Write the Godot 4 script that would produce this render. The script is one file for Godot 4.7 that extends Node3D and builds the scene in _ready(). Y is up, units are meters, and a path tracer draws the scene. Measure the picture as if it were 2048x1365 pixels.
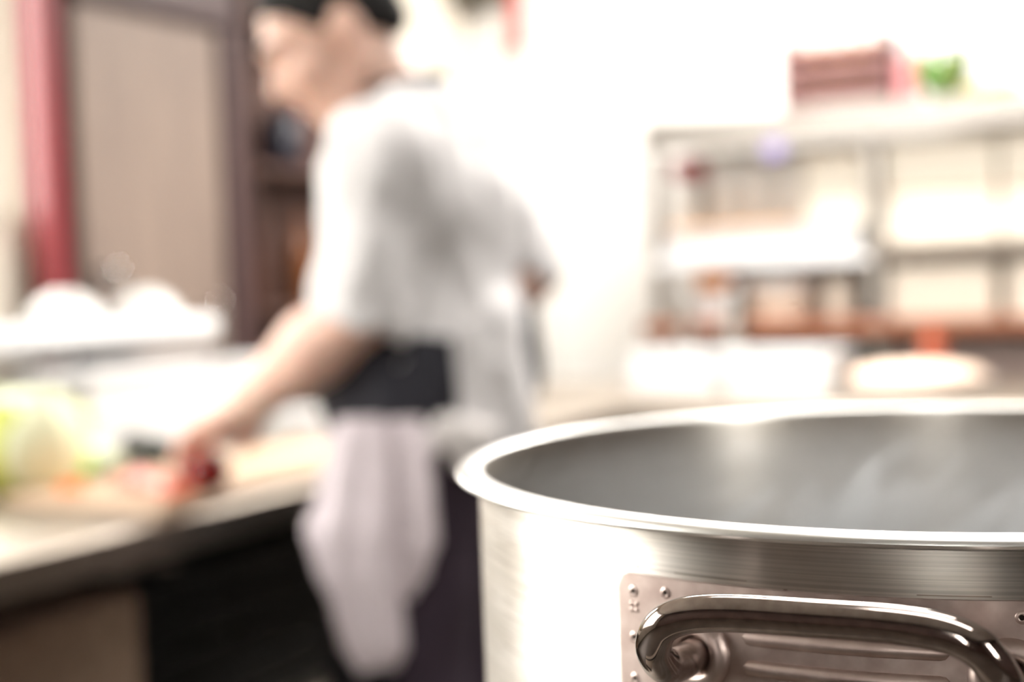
extends Node3D
# A restaurant kitchen: a big steel stock pot close to the lens, a chef cutting food at a steel table by the windows behind it.

const TABLE_TOP := 0.85
const EYE := 1.18
const POT_AT := Vector3(-0.1332, 1.0931, -0.6836)    # centre of the pot's rim
var taken := {}
var M := {}

# ------------------------------------------------------------------ helpers: names and tags
func numbered(called: String) -> String:
	var n: int = taken.get(called, 0)
	taken[called] = n + 1
	return called if n == 0 else "%s_%03d" % [called, n]

func tag(o: Node, label: String, category: String, group := "", kind := "") -> Node:
	o.set_meta("label", label)
	o.set_meta("category", category)
	if group != "": o.set_meta("group", group)
	if kind != "": o.set_meta("kind", kind)
	return o

func thing(called: String, label: String, category: String, at := Vector3.ZERO, turn := 0.0, group := "") -> Node3D:
	var o := Node3D.new()
	o.name = numbered(called)
	add_child(o)
	o.position = at
	o.rotation.y = turn
	tag(o, label, category, group)
	return o

func mesh_of(st: SurfaceTool) -> ArrayMesh:
	return st.commit()

func put(called: String, mesh: Mesh, m: Material, parent: Node = null, at := Vector3.ZERO) -> MeshInstance3D:
	var o := MeshInstance3D.new()
	o.mesh = mesh
	o.material_override = m
	o.position = at
	o.cast_shadow = GeometryInstance3D.SHADOW_CASTING_SETTING_ON
	if parent == null:
		o.name = numbered(called)
		add_child(o)
	else:
		o.name = called
		parent.add_child(o, true)
	return o

func single(called: String, mesh: Mesh, m: Material, label: String, category: String, at := Vector3.ZERO, group := "") -> MeshInstance3D:
	var o := put(called, mesh, m, null, at)
	tag(o, label, category, group)
	return o

func struct(called: String, mesh: Mesh, m: Material, label: String, category: String, at := Vector3.ZERO) -> MeshInstance3D:
	var o := put(called, mesh, m, null, at)
	tag(o, label, category, "", "structure")
	return o

# ------------------------------------------------------------------ helpers: materials
func mat(called: String, c: Color, rough := 0.6, metal := 0.0) -> StandardMaterial3D:
	var m := StandardMaterial3D.new()
	m.resource_name = called
	m.albedo_color = c
	m.roughness = rough
	m.metallic = metal
	M[called] = m
	return m

func noise_tex(freq: float, lo: Color, hi: Color, seed_: int, size := 256, octaves := 4) -> NoiseTexture2D:
	var n := FastNoiseLite.new()
	n.seed = seed_
	n.frequency = freq
	n.fractal_octaves = octaves
	var g := Gradient.new()
	g.set_color(0, lo)
	g.set_color(1, hi)
	var t := NoiseTexture2D.new()
	t.width = size
	t.height = size
	t.seamless = true
	t.noise = n
	t.color_ramp = g
	return t

func grained(called: String, lo: Color, hi: Color, scale: Vector3, rough := 0.6, freq := 0.02, metal := 0.0) -> StandardMaterial3D:
	var m := mat(called, Color.WHITE, rough, metal)
	m.albedo_texture = noise_tex(freq, lo, hi, called.length() * 7 + 3)
	m.uv1_triplanar = true
	m.uv1_scale = scale
	return m

func brush_image(w: int, h: int, seed_: int, lo: float, hi: float) -> ImageTexture:
	# fine parallel scratches that run along u, with faint breaks
	var r := RandomNumberGenerator.new()
	r.seed = seed_
	var im := Image.create(w, h, true, Image.FORMAT_L8)
	for y in h:
		var base := r.randf()
		var x := 0
		while x < w:
			var run := r.randi_range(40, 260)
			var v := clampf(base * 0.75 + r.randf() * 0.25, 0.0, 1.0)
			var c := lerpf(lo, hi, v)
			im.fill_rect(Rect2i(x, y, run, 1), Color(c, c, c))
			x += run
	im.generate_mipmaps()
	return ImageTexture.create_from_image(im)

func stain_image(w: int, h: int, seed_: int) -> ImageTexture:
	# stainless steel that has been used: warm patches, small rust spots and thin dark scratches
	var r := RandomNumberGenerator.new()
	r.seed = seed_
	var n := FastNoiseLite.new()
	n.seed = seed_
	n.frequency = 0.012
	n.fractal_octaves = 4
	var fine := FastNoiseLite.new()
	fine.seed = seed_ + 5
	fine.frequency = 0.09
	var im := Image.create(w, h, true, Image.FORMAT_RGB8)
	var a := Color(0.82, 0.80, 0.775)
	var b := Color(0.74, 0.715, 0.68)
	for y in h:
		var row := 0.93 + 0.14 * r.randf()
		for x in w:
			var t := clampf(n.get_noise_2d(x * 0.35, y) * 0.9 + 0.5 + fine.get_noise_2d(x * 0.2, y) * 0.15, 0.0, 1.0)
			im.set_pixel(x, y, a.lerp(b, t) * row)
	for i in 70:
		var x := r.randi_range(0, w - 4)
		var y := r.randi_range(0, h - 4)
		var s := r.randi_range(1, 2)
		im.fill_rect(Rect2i(x, y, s + 1, s), Color(0.45, 0.28, 0.16).lerp(Color(0.3, 0.22, 0.16), r.randf()))
	for i in 90:
		im.fill_rect(Rect2i(r.randi_range(0, w - 90), r.randi_range(0, h - 1), r.randi_range(15, 90), 1), Color(0.52, 0.47, 0.42))
	im.generate_mipmaps()
	return ImageTexture.create_from_image(im)

func stripe_image(w: int, every: int, ground: Color, line: Color) -> ImageTexture:
	var im := Image.create(w, 8, true, Image.FORMAT_RGB8)
	im.fill(ground)
	var x := 0
	while x < w:
		im.fill_rect(Rect2i(x, 0, 2, 8), line)
		x += every
	im.generate_mipmaps()
	return ImageTexture.create_from_image(im)

# ------------------------------------------------------------------ helpers: shapes
func start() -> SurfaceTool:
	var st := SurfaceTool.new()
	st.begin(Mesh.PRIMITIVE_TRIANGLES)
	return st

func tri(st: SurfaceTool, a: Vector3, b: Vector3, c: Vector3, out: Vector3) -> void:
	var n := (b - a).cross(c - a)
	if n.length_squared() < 1e-16: return
	n = n.normalized()
	if n.dot(out) < 0.0:
		n = -n
	else:
		var t := b
		b = c
		c = t
	for p in [a, b, c]:
		st.set_normal(n)
		st.set_uv(Vector2(p.x + p.z, p.y))
		st.add_vertex(p)

func quad(st: SurfaceTool, a: Vector3, b: Vector3, c: Vector3, d: Vector3, out: Vector3) -> void:
	tri(st, a, b, c, out)
	tri(st, a, c, d, out)

# a box with chamfered edges
func box(st: SurfaceTool, at: Vector3, size: Vector3, cut := 0.004, turn := Basis.IDENTITY) -> void:
	var h := size * 0.5
	var c: float = minf(cut, minf(h.x, minf(h.y, h.z)) * 0.9)
	var v := func(s: Vector3, axis: int) -> Vector3:
		var p := Vector3(s.x * (h.x - c), s.y * (h.y - c), s.z * (h.z - c))
		p[axis] = s[axis] * h[axis]
		return at + turn * p
	for axis in 3:
		var i := (axis + 1) % 3
		var j := (axis + 2) % 3
		for sg in [-1.0, 1.0]:
			var q := []
			for k in [[-1.0, -1.0], [1.0, -1.0], [1.0, 1.0], [-1.0, 1.0]]:
				var s := Vector3.ZERO
				s[axis] = sg
				s[i] = k[0]
				s[j] = k[1]
				q.append(v.call(s, axis))
			var o := Vector3.ZERO
			o[axis] = sg
			quad(st, q[0], q[1], q[2], q[3], turn * o)
		for si in [-1.0, 1.0]:
			for sj in [-1.0, 1.0]:
				var s0 := Vector3.ZERO
				s0[axis] = -1.0
				s0[i] = si
				s0[j] = sj
				var s1 := s0
				s1[axis] = 1.0
				var o2 := s0
				o2[axis] = 0.0
				quad(st, v.call(s0, i), v.call(s1, i), v.call(s1, j), v.call(s0, j), turn * o2)
	for sx in [-1.0, 1.0]:
		for sy in [-1.0, 1.0]:
			for sz in [-1.0, 1.0]:
				var s := Vector3(sx, sy, sz)
				tri(st, v.call(s, 0), v.call(s, 1), v.call(s, 2), turn * s)

func box_mesh(size: Vector3, cut := 0.004, at := Vector3.ZERO) -> ArrayMesh:
	var st := start()
	box(st, at, size, cut)
	return mesh_of(st)

# from two opposite corners
func span(st: SurfaceTool, a: Vector3, b: Vector3, cut := 0.004) -> void:
	box(st, (a + b) * 0.5, (b - a).abs(), cut)

func span_mesh(a: Vector3, b: Vector3, cut := 0.004) -> ArrayMesh:
	var st := start()
	span(st, a, b, cut)
	return mesh_of(st)

# profile of (radius, height) turned about +y; creases over 40 degrees stay sharp. The profile runs so that its left-hand side is outside when it goes up on the outside.
func lathe(st: SurfaceTool, profile: Array, at := Vector3.ZERO, segs := 48, turn := Basis.IDENTITY, flip := false, squash := Vector2.ONE) -> void:
	var np := profile.size()
	var seg_n := []
	var along := [0.0]
	for i in np - 1:
		var e: Vector2 = profile[i + 1] - profile[i]
		var nn := Vector2(e.y, -e.x).normalized()
		seg_n.append(-nn if flip else nn)
		along.append(along[i] + e.length())
	for i in np - 1:
		var n0: Vector2 = seg_n[i]
		var n1: Vector2 = seg_n[i]
		if i > 0 and seg_n[i - 1].dot(seg_n[i]) > 0.76: n0 = (seg_n[i - 1] + seg_n[i]).normalized()
		if i < np - 2 and seg_n[i + 1].dot(seg_n[i]) > 0.76: n1 = (seg_n[i + 1] + seg_n[i]).normalized()
		for k in segs:
			var pts := []
			var nor := []
			var uvs := []
			for w in [[i, k, n0], [i, k + 1, n0], [i + 1, k + 1, n1], [i + 1, k, n1]]:
				var a: float = TAU * w[1] / segs
				var pr: Vector2 = profile[w[0]]
				var nr: Vector2 = w[2]
				pts.append(at + turn * Vector3(sin(a) * pr.x * squash.x, pr.y, cos(a) * pr.x * squash.y))
				nor.append((turn * Vector3(sin(a) * nr.x / squash.x, nr.y, cos(a) * nr.x / squash.y)).normalized())
				uvs.append(Vector2(float(w[1]) / segs, along[w[0]]))
			smooth_quad(st, pts, nor, uvs)

func smooth_quad(st: SurfaceTool, p: Array, n: Array, uv: Array) -> void:
	for t in [[0, 1, 2], [0, 2, 3]]:
		var g: Vector3 = (p[t[1]] - p[t[0]]).cross(p[t[2]] - p[t[0]])
		if g.length_squared() < 1e-18: continue
		var order: Array = t if g.dot(n[t[0]] + n[t[1]] + n[t[2]]) < 0.0 else [t[0], t[2], t[1]]
		for i in order:
			st.set_normal(n[i])
			st.set_uv(uv[i])
			st.add_vertex(p[i])

func lathe_mesh(profile: Array, segs := 48, turn := Basis.IDENTITY, squash := Vector2.ONE) -> ArrayMesh:
	var st := start()
	lathe(st, profile, Vector3.ZERO, segs, turn, false, squash)
	return mesh_of(st)

# smooth curve through points
func curve(pts: Array, per := 8) -> PackedVector3Array:
	var out := PackedVector3Array()
	for i in pts.size() - 1:
		var a: Vector3 = pts[maxi(i - 1, 0)]
		var b: Vector3 = pts[i]
		var c: Vector3 = pts[i + 1]
		var d: Vector3 = pts[mini(i + 2, pts.size() - 1)]
		for k in per:
			out.append(b.cubic_interpolate(c, a, d, float(k) / per))
	out.append(pts[pts.size() - 1])
	return out

# a tube along points; radius may be a float or an Array of floats, one a point
func tube(st: SurfaceTool, pts: PackedVector3Array, radius, segs := 16, flat := 1.0) -> void:
	var n := pts.size()
	var up := Vector3.UP
	var rings := []
	var norms := []
	var length := 0.0
	var lens := []
	for i in n:
		var t: Vector3 = (pts[mini(i + 1, n - 1)] - pts[maxi(i - 1, 0)]).normalized()
		if absf(t.dot(up)) > 0.98: up = Vector3.RIGHT if i == 0 else up
		var s := t.cross(up).normalized()
		var u := s.cross(t).normalized()
		up = u
		var r: float = radius[i] if radius is Array else radius
		var ring := []
		var nr := []
		for k in segs + 1:
			var a := TAU * k / segs
			var d := s * cos(a) + u * sin(a) * flat
			ring.append(pts[i] + d * r)
			nr.append((s * cos(a) * flat + u * sin(a)).normalized())
		if i > 0: length += pts[i].distance_to(pts[i - 1])
		rings.append(ring)
		norms.append(nr)
		lens.append(length)
	for i in n - 1:
		for k in segs:
			smooth_quad(st, [rings[i][k], rings[i][k + 1], rings[i + 1][k + 1], rings[i + 1][k]], [norms[i][k], norms[i][k + 1], norms[i + 1][k + 1], norms[i + 1][k]],
				[Vector2(lens[i], float(k) / segs), Vector2(lens[i], float(k + 1) / segs), Vector2(lens[i + 1], float(k + 1) / segs), Vector2(lens[i + 1], float(k) / segs)])
	for e in [0, n - 1]:
		var o: Vector3 = pts[0] - pts[1] if e == 0 else pts[n - 1] - pts[n - 2]
		for k in segs:
			tri(st, pts[e], rings[e][k], rings[e][k + 1], o)

func tube_mesh(pts: Array, radius, per := 8, segs := 16, flat := 1.0) -> ArrayMesh:
	var st := start()
	tube(st, curve(pts, per), radius, segs, flat)
	return mesh_of(st)

# a rows x cols sheet of points with thickness, wrapped round if closed
func sheet(grid: Array, thick: float) -> ArrayMesh:
	var st := start()
	var rows := grid.size()
	var cols: int = grid[0].size()
	var nor := []
	for r in rows:
		var line := []
		for c in cols:
			var dr: Vector3 = grid[mini(r + 1, rows - 1)][c] - grid[maxi(r - 1, 0)][c]
			var dc: Vector3 = grid[r][mini(c + 1, cols - 1)] - grid[r][maxi(c - 1, 0)]
			line.append(dr.cross(dc).normalized())
		nor.append(line)
	for side in [0.5, -0.5]:
		for r in rows - 1:
			for c in cols - 1:
				var p := []
				var n := []
				var uv := []
				for k in [[r, c], [r, c + 1], [r + 1, c + 1], [r + 1, c]]:
					var nn: Vector3 = nor[k[0]][k[1]] * signf(side)
					p.append(grid[k[0]][k[1]] + nn * thick * 0.5)
					n.append(nn)
					uv.append(Vector2(float(k[1]) / (cols - 1), float(k[0]) / (rows - 1)))
				smooth_quad(st, p, n, uv)
	var edge := []
	for c in cols: edge.append([0, c])
	for r in range(1, rows): edge.append([r, cols - 1])
	for c in range(cols - 2, -1, -1): edge.append([rows - 1, c])
	for r in range(rows - 2, -1, -1): edge.append([r, 0])
	var mid: Vector3 = grid[rows / 2][cols / 2]
	for i in edge.size() - 1:
		var a: Array = edge[i]
		var b: Array = edge[i + 1]
		var pa: Vector3 = grid[a[0]][a[1]]
		var pb: Vector3 = grid[b[0]][b[1]]
		var na: Vector3 = nor[a[0]][a[1]] * thick * 0.5
		var nb: Vector3 = nor[b[0]][b[1]] * thick * 0.5
		quad(st, pa + na, pb + nb, pb - nb, pa - na, (pa + pb) * 0.5 - mid)
	return mesh_of(st)

# ------------------------------------------------------------------ helpers: bodies as one skin round blended bones
# bone: {a, b, ra, rb, k, s (scale of space about a), sub} or {c, r (Vector3), basis, k, sub} or {plane point c, normal n, reach r}
func cap(a: Vector3, b: Vector3, ra: float, rb: float, k := 0.02, s := Vector3.ONE) -> Dictionary:
	return {"t": 0, "a": a, "b": b, "ra": ra, "rb": rb, "k": k, "s": s, "sub": false}

func ell(c: Vector3, r: Vector3, basis := Basis.IDENTITY, k := 0.02, sub := false) -> Dictionary:
	return {"t": 1, "c": c, "r": r, "inv": basis.inverse(), "k": k, "sub": sub}

# takes away everything on the normal's side of a plane, within reach of c
func slice(c: Vector3, n: Vector3, reach: float) -> Dictionary:
	return {"t": 2, "c": c, "n": n.normalized(), "r": reach, "k": 0.006, "sub": true}

func skin(st: SurfaceTool, bones: Array, cell: float, wave := 0.0, wave_scale := Vector3(9, 4, 9), seed_ := 1) -> void:
	var lo := Vector3(1e9, 1e9, 1e9)
	var hi := -lo
	for b in bones:
		if b.sub: continue
		var r: float
		if b.t == 0:
			r = maxf(b.ra, b.rb) / minf(b.s.x, minf(b.s.y, b.s.z)) + b.k + cell
			for p in [b.a, b.b]:
				lo = lo.min(p - Vector3.ONE * r)
				hi = hi.max(p + Vector3.ONE * r)
		else:
			r = maxf(b.r.x, maxf(b.r.y, b.r.z)) + b.k + cell
			lo = lo.min(b.c - Vector3.ONE * r)
			hi = hi.max(b.c + Vector3.ONE * r)
	lo -= Vector3.ONE * cell * 2.0
	hi += Vector3.ONE * cell * 2.0
	var nx := int((hi.x - lo.x) / cell) + 2
	var ny := int((hi.y - lo.y) / cell) + 2
	var nz := int((hi.z - lo.z) / cell) + 2
	var f := PackedFloat32Array()
	f.resize(nx * ny * nz)
	f.fill(1.0)
	for b in bones:
		var blo: Vector3
		var bhi: Vector3
		var k: float = b.k
		var grow: float = k + cell * 3.0
		if b.t == 0:
			var rr := maxf(b.ra, b.rb)
			var r3 := Vector3(rr / b.s.x, rr / b.s.y, rr / b.s.z) + Vector3.ONE * grow
			blo = b.a.min(b.b) - r3
			bhi = b.a.max(b.b) + r3
		else:
			var r: float = b.r if b.t == 2 else maxf(b.r.x, maxf(b.r.y, b.r.z))
			blo = b.c - Vector3.ONE * (r + grow)
			bhi = b.c + Vector3.ONE * (r + grow)
		var i0 := maxi(int((blo.x - lo.x) / cell), 0)
		var i1 := mini(int((bhi.x - lo.x) / cell) + 1, nx - 1)
		var j0 := maxi(int((blo.y - lo.y) / cell), 0)
		var j1 := mini(int((bhi.y - lo.y) / cell) + 1, ny - 1)
		var k0 := maxi(int((blo.z - lo.z) / cell), 0)
		var k1 := mini(int((bhi.z - lo.z) / cell) + 1, nz - 1)
		var sub: bool = b.sub
		var kind: int = b.t
		var A := Vector3.ZERO
		var BA := Vector3.ZERO
		var bb := 1.0
		var S := Vector3.ONE
		var sm := 1.0
		var ra := 0.0
		var rb := 0.0
		var inv := Basis.IDENTITY
		var er := Vector3.ONE
		var em := 1.0
		var pn := Vector3.UP
		var pr := 0.0
		if kind == 0:
			S = b.s
			sm = 1.0 / maxf(S.x, maxf(S.y, S.z))
			A = b.a
			BA = (b.b - b.a) * S
			bb = maxf(BA.length_squared(), 1e-9)
			ra = b.ra
			rb = b.rb
		elif kind == 1:
			A = b.c
			inv = b.inv
			er = b.r
			em = minf(er.x, minf(er.y, er.z))
		else:
			A = b.c
			pn = b.n
			pr = b.r
		for z in range(k0, k1 + 1):
			for y in range(j0, j1 + 1):
				var at := (z * ny + y) * nx
				for x in range(i0, i1 + 1):
					var p := lo + Vector3(x, y, z) * cell - A
					var d: float
					if kind == 0:
						p *= S
						var h := clampf(p.dot(BA) / bb, 0.0, 1.0)
						d = ((p - BA * h).length() - lerpf(ra, rb, h)) * sm
					elif kind == 1:
						var q := (inv * p) / er
						var l := q.length()
						d = (l - 1.0) * em if l < 1e-4 else l * (l - 1.0) / (q / er).length()
					else:
						d = maxf(-p.dot(pn), p.length() - pr)
					var g := f[at + x]
					if sub:
						d = -d
						var w := maxf(k - absf(g - d), 0.0) / k
						f[at + x] = maxf(g, d) + w * w * k * 0.25
					else:
						var w := maxf(k - absf(g - d), 0.0) / k
						f[at + x] = minf(g, d) - w * w * k * 0.25
	if wave > 0.0:
		var nz_ := FastNoiseLite.new()
		nz_.seed = seed_
		nz_.frequency = 1.0
		nz_.fractal_octaves = 2
		for z in nz:
			for y in ny:
				var at := (z * ny + y) * nx
				for x in nx:
					if absf(f[at + x]) < 0.04:
						var p := (lo + Vector3(x, y, z) * cell) * wave_scale
						f[at + x] += wave * nz_.get_noise_3dv(p)
	# surface nets
	var ids := PackedInt32Array()
	ids.resize(nx * ny * nz)
	ids.fill(-1)
	var verts := PackedVector3Array()
	var sy := nx
	var sz := nx * ny
	for z in nz - 1:
		for y in ny - 1:
			var at := (z * ny + y) * nx
			for x in nx - 1:
				var o := at + x
				var c0 := f[o]
				var c1 := f[o + 1]
				var c2 := f[o + sy]
				var c3 := f[o + sy + 1]
				var c4 := f[o + sz]
				var c5 := f[o + sz + 1]
				var c6 := f[o + sz + sy]
				var c7 := f[o + sz + sy + 1]
				var m := int(c0 < 0.0) + int(c1 < 0.0) + int(c2 < 0.0) + int(c3 < 0.0) + int(c4 < 0.0) + int(c5 < 0.0) + int(c6 < 0.0) + int(c7 < 0.0)
				if m == 0 or m == 8: continue
				var sum := Vector3.ZERO
				var cnt := 0
				for e in [[c0, c1, 0, 0, 0, 0], [c2, c3, 0, 0, 1, 0], [c4, c5, 0, 0, 0, 1], [c6, c7, 0, 0, 1, 1], [c0, c2, 1, 0, 0, 0], [c1, c3, 1, 1, 0, 0], [c4, c6, 1, 0, 0, 1], [c5, c7, 1, 1, 0, 1], [c0, c4, 2, 0, 0, 0], [c1, c5, 2, 1, 0, 0], [c2, c6, 2, 0, 1, 0], [c3, c7, 2, 1, 1, 0]]:
					var u: float = e[0]
					var v: float = e[1]
					if (u < 0.0) != (v < 0.0):
						var q := Vector3(e[3], e[4], e[5])
						q[e[2]] = u / (u - v)
						sum += q
						cnt += 1
				ids[o] = verts.size()
				verts.append(lo + (Vector3(x, y, z) + sum / cnt) * cell)
	var norm := PackedVector3Array()
	norm.resize(verts.size())
	var faces := PackedInt32Array()
	for z in range(1, nz - 1):
		for y in range(1, ny - 1):
			var at := (z * ny + y) * nx
			for x in range(1, nx - 1):
				var o := at + x
				var s := f[o] < 0.0
				for e in 3:
					var step: int = [1, sy, sz][e]
					if s == (f[o + step] < 0.0): continue
					var u: int = [sy, sz, 1][e]
					var v: int = [sz, 1, sy][e]
					var q := [ids[o], ids[o - u], ids[o - u - v], ids[o - v]]
					if q.min() < 0: continue
					if s: q.reverse()
					faces.append_array(PackedInt32Array([q[0], q[1], q[2], q[0], q[2], q[3]]))
	for i in range(0, faces.size(), 3):
		var n := -(verts[faces[i + 1]] - verts[faces[i]]).cross(verts[faces[i + 2]] - verts[faces[i]])
		for q in 3: norm[faces[i + q]] += n
	for i in faces:
		st.set_normal(norm[i].normalized())
		st.set_uv(Vector2(verts[i].x + verts[i].z, verts[i].y))
		st.add_vertex(verts[i])

func skin_mesh(bones: Array, cell: float, wave := 0.0, wave_scale := Vector3(9, 4, 9), seed_ := 1) -> ArrayMesh:
	var st := start()
	skin(st, bones, cell, wave, wave_scale, seed_)
	return mesh_of(st)

# ------------------------------------------------------------------ the scene
func _ready() -> void:
	# camera
	var cam := Camera3D.new()
	cam.name = "camera"
	add_child(cam)
	cam.position = Vector3(0, EYE, 0)
	cam.basis = Basis(Vector3.UP, deg_to_rad(27.6)) * Basis(Vector3.RIGHT, -atan(123.1 / 2844.0)) * Basis(Vector3.BACK, -asin(0.0348))
	cam.fov = rad_to_deg(2.0 * atan(682.5 / 2844.0))
	cam.near = 0.02
	cam.far = 60.0
	var lens := CameraAttributesPhysical.new()
	lens.frustum_focal_length = 50.0
	lens.frustum_focus_distance = 0.462
	lens.exposure_aperture = 4.1
	cam.attributes = lens
	cam.fov = rad_to_deg(2.0 * atan(682.5 / 2844.0))
	cam.current = true

	# sky and exposure
	var env := Environment.new()
	env.background_mode = Environment.BG_SKY
	var sky := Sky.new()
	var air := ProceduralSkyMaterial.new()
	air.sky_top_color = Color(0.95, 0.94, 0.92)
	air.sky_horizon_color = Color(1.0, 0.985, 0.95)
	air.ground_horizon_color = Color(0.93, 0.91, 0.87)
	air.ground_bottom_color = Color(0.80, 0.77, 0.72)
	air.sky_energy_multiplier = 6.1
	air.ground_energy_multiplier = 3.1
	sky.sky_material = air
	env.sky = sky
	env.tonemap_mode = Environment.TONE_MAPPER_LINEAR
	env.tonemap_exposure = 0.36
	env.sdfgi_enabled = true
	env.ssao_enabled = true
	env.ssil_enabled = true
	env.volumetric_fog_enabled = true
	env.volumetric_fog_density = 0.0
	var we := WorldEnvironment.new()
	we.name = "environment"
	we.environment = env
	add_child(we)

	materials()
	room()
	ceiling_lights()
	left_side()
	table_and_food()
	back_rack()
	island()
	stove()
	chef()
	stock_pot()
	steam()

func materials() -> void:
	mat("white_paint", Color(0.93, 0.92, 0.90), 0.7)
	mat("cream_paint", Color(0.91, 0.88, 0.82), 0.7)
	mat("ceiling_white", Color(0.93, 0.92, 0.90), 0.85)
	grained("brown_wall", Color(0.17, 0.11, 0.085), Color(0.26, 0.17, 0.13), Vector3(1.5, 0.4, 1.5), 0.7)
	grained("floor_stone", Color(0.20, 0.17, 0.145), Color(0.30, 0.265, 0.23), Vector3(2, 2, 2), 0.45, 0.05)
	mat("red_paint", Color(0.50, 0.18, 0.20), 0.45)
	grained("beige_laminate", Color(0.46, 0.40, 0.365), Color(0.53, 0.465, 0.42), Vector3(2.0, 0.3, 2.0), 0.55)
	grained("dark_wood", Color(0.22, 0.13, 0.11), Color(0.34, 0.22, 0.17), Vector3(3, 0.5, 3), 0.55)
	mat("dark_frame", Color(0.27, 0.19, 0.19), 0.55)
	grained("brown_wood", Color(0.48, 0.27, 0.16), Color(0.62, 0.38, 0.24), Vector3(0.6, 4, 4), 0.5)
	mat("black_plastic", Color(0.035, 0.033, 0.035), 0.5)
	mat("white_plastic", Color(0.86, 0.86, 0.86), 0.4)
	mat("white_foam", Color(0.94, 0.94, 0.94), 0.8)
	mat("board_cream", Color(0.76, 0.66, 0.56), 0.5)
	mat("ceramic", Color(0.86, 0.855, 0.84), 0.25)
	grained("cardboard", Color(0.56, 0.47, 0.40), Color(0.66, 0.56, 0.48), Vector3(4, 4, 4), 0.85)
	mat("chrome", Color(0.82, 0.81, 0.80), 0.12, 1.0)
	var st := mat("table_steel", Color(0.64, 0.60, 0.555), 0.48, 1.0)
	st.roughness_texture = noise_tex(0.03, Color(0.75, 0.75, 0.75), Color(1, 1, 1), 12)
	st.uv1_triplanar = true
	st.uv1_scale = Vector3(2, 2, 2)
	mat("shelf_steel", Color(0.64, 0.62, 0.595), 0.42, 1.0)
	# the pot: steel brushed round and round
	var pot := mat("pot_steel", Color.WHITE, 0.44, 1.0)
	pot.albedo_texture = stain_image(1024, 512, 21)
	pot.uv1_scale = Vector3(3, 6, 1)
	pot.anisotropy_enabled = true
	pot.anisotropy = -0.85
	pot.heightmap_enabled = true
	pot.heightmap_texture = brush_image(512, 512, 5, 0.25, 0.75)
	pot.heightmap_scale = 0.004
	var rim := mat("rim_steel", Color(0.95, 0.945, 0.93), 0.35, 1.0)
	rim.anisotropy_enabled = true
	rim.anisotropy = -0.4
	var plate := mat("plate_steel", Color.WHITE, 0.44, 1.0)
	plate.albedo_texture = noise_tex(0.02, Color(0.72, 0.64, 0.61), Color(0.88, 0.82, 0.79), 33)
	plate.uv1_triplanar = true
	plate.uv1_scale = Vector3(14, 14, 14)
	var hs := mat("handle_steel", Color.WHITE, 0.12, 1.0)
	hs.albedo_texture = noise_tex(0.04, Color(0.62, 0.57, 0.55), Color(0.78, 0.74, 0.72), 44)
	hs.roughness_texture = noise_tex(0.05, Color(0.6, 0.6, 0.6), Color(1, 1, 1), 45)
	hs.uv1_triplanar = true
	hs.uv1_scale = Vector3(18, 18, 18)
	mat("dimple_dark", Color(0.16, 0.12, 0.10), 0.5, 0.8)
	mat("soup", Color(0.55, 0.42, 0.28), 0.1)
	# people
	var sk := grained("skin", Color(0.87, 0.70, 0.625), Color(0.91, 0.77, 0.70), Vector3(6, 6, 6), 0.5)
	sk.subsurf_scatter_enabled = true
	sk.subsurf_scatter_strength = 0.12
	mat("lip", Color(0.66, 0.36, 0.31), 0.45)
	mat("hair", Color(0.07, 0.06, 0.055), 0.85)
	mat("eye_white", Color(0.9, 0.89, 0.87), 0.2)
	mat("iris", Color(0.12, 0.08, 0.06), 0.2)
	var sh := grained("shirt_cotton", Color(0.84, 0.83, 0.83), Color(0.90, 0.89, 0.89), Vector3(5, 5, 5), 0.9)
	sh.rim_enabled = true
	sh.rim = 0.2
	grained("trouser_cloth", Color(0.19, 0.15, 0.19), Color(0.25, 0.20, 0.25), Vector3(8, 8, 8), 0.9)
	var ap := mat("apron_cloth", Color.WHITE, 0.9)
	ap.albedo_texture = stripe_image(512, 10, Color(0.10, 0.10, 0.125), Color(0.27, 0.27, 0.31))
	ap.uv1_scale = Vector3(1.6, 1, 1)
	grained("towel_cloth", Color(0.84, 0.79, 0.81), Color(0.92, 0.88, 0.90), Vector3(10, 10, 10), 0.95)
	mat("string_cloth", Color(0.88, 0.86, 0.85), 0.9)
	mat("shoe", Color(0.05, 0.05, 0.05), 0.4)

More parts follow.
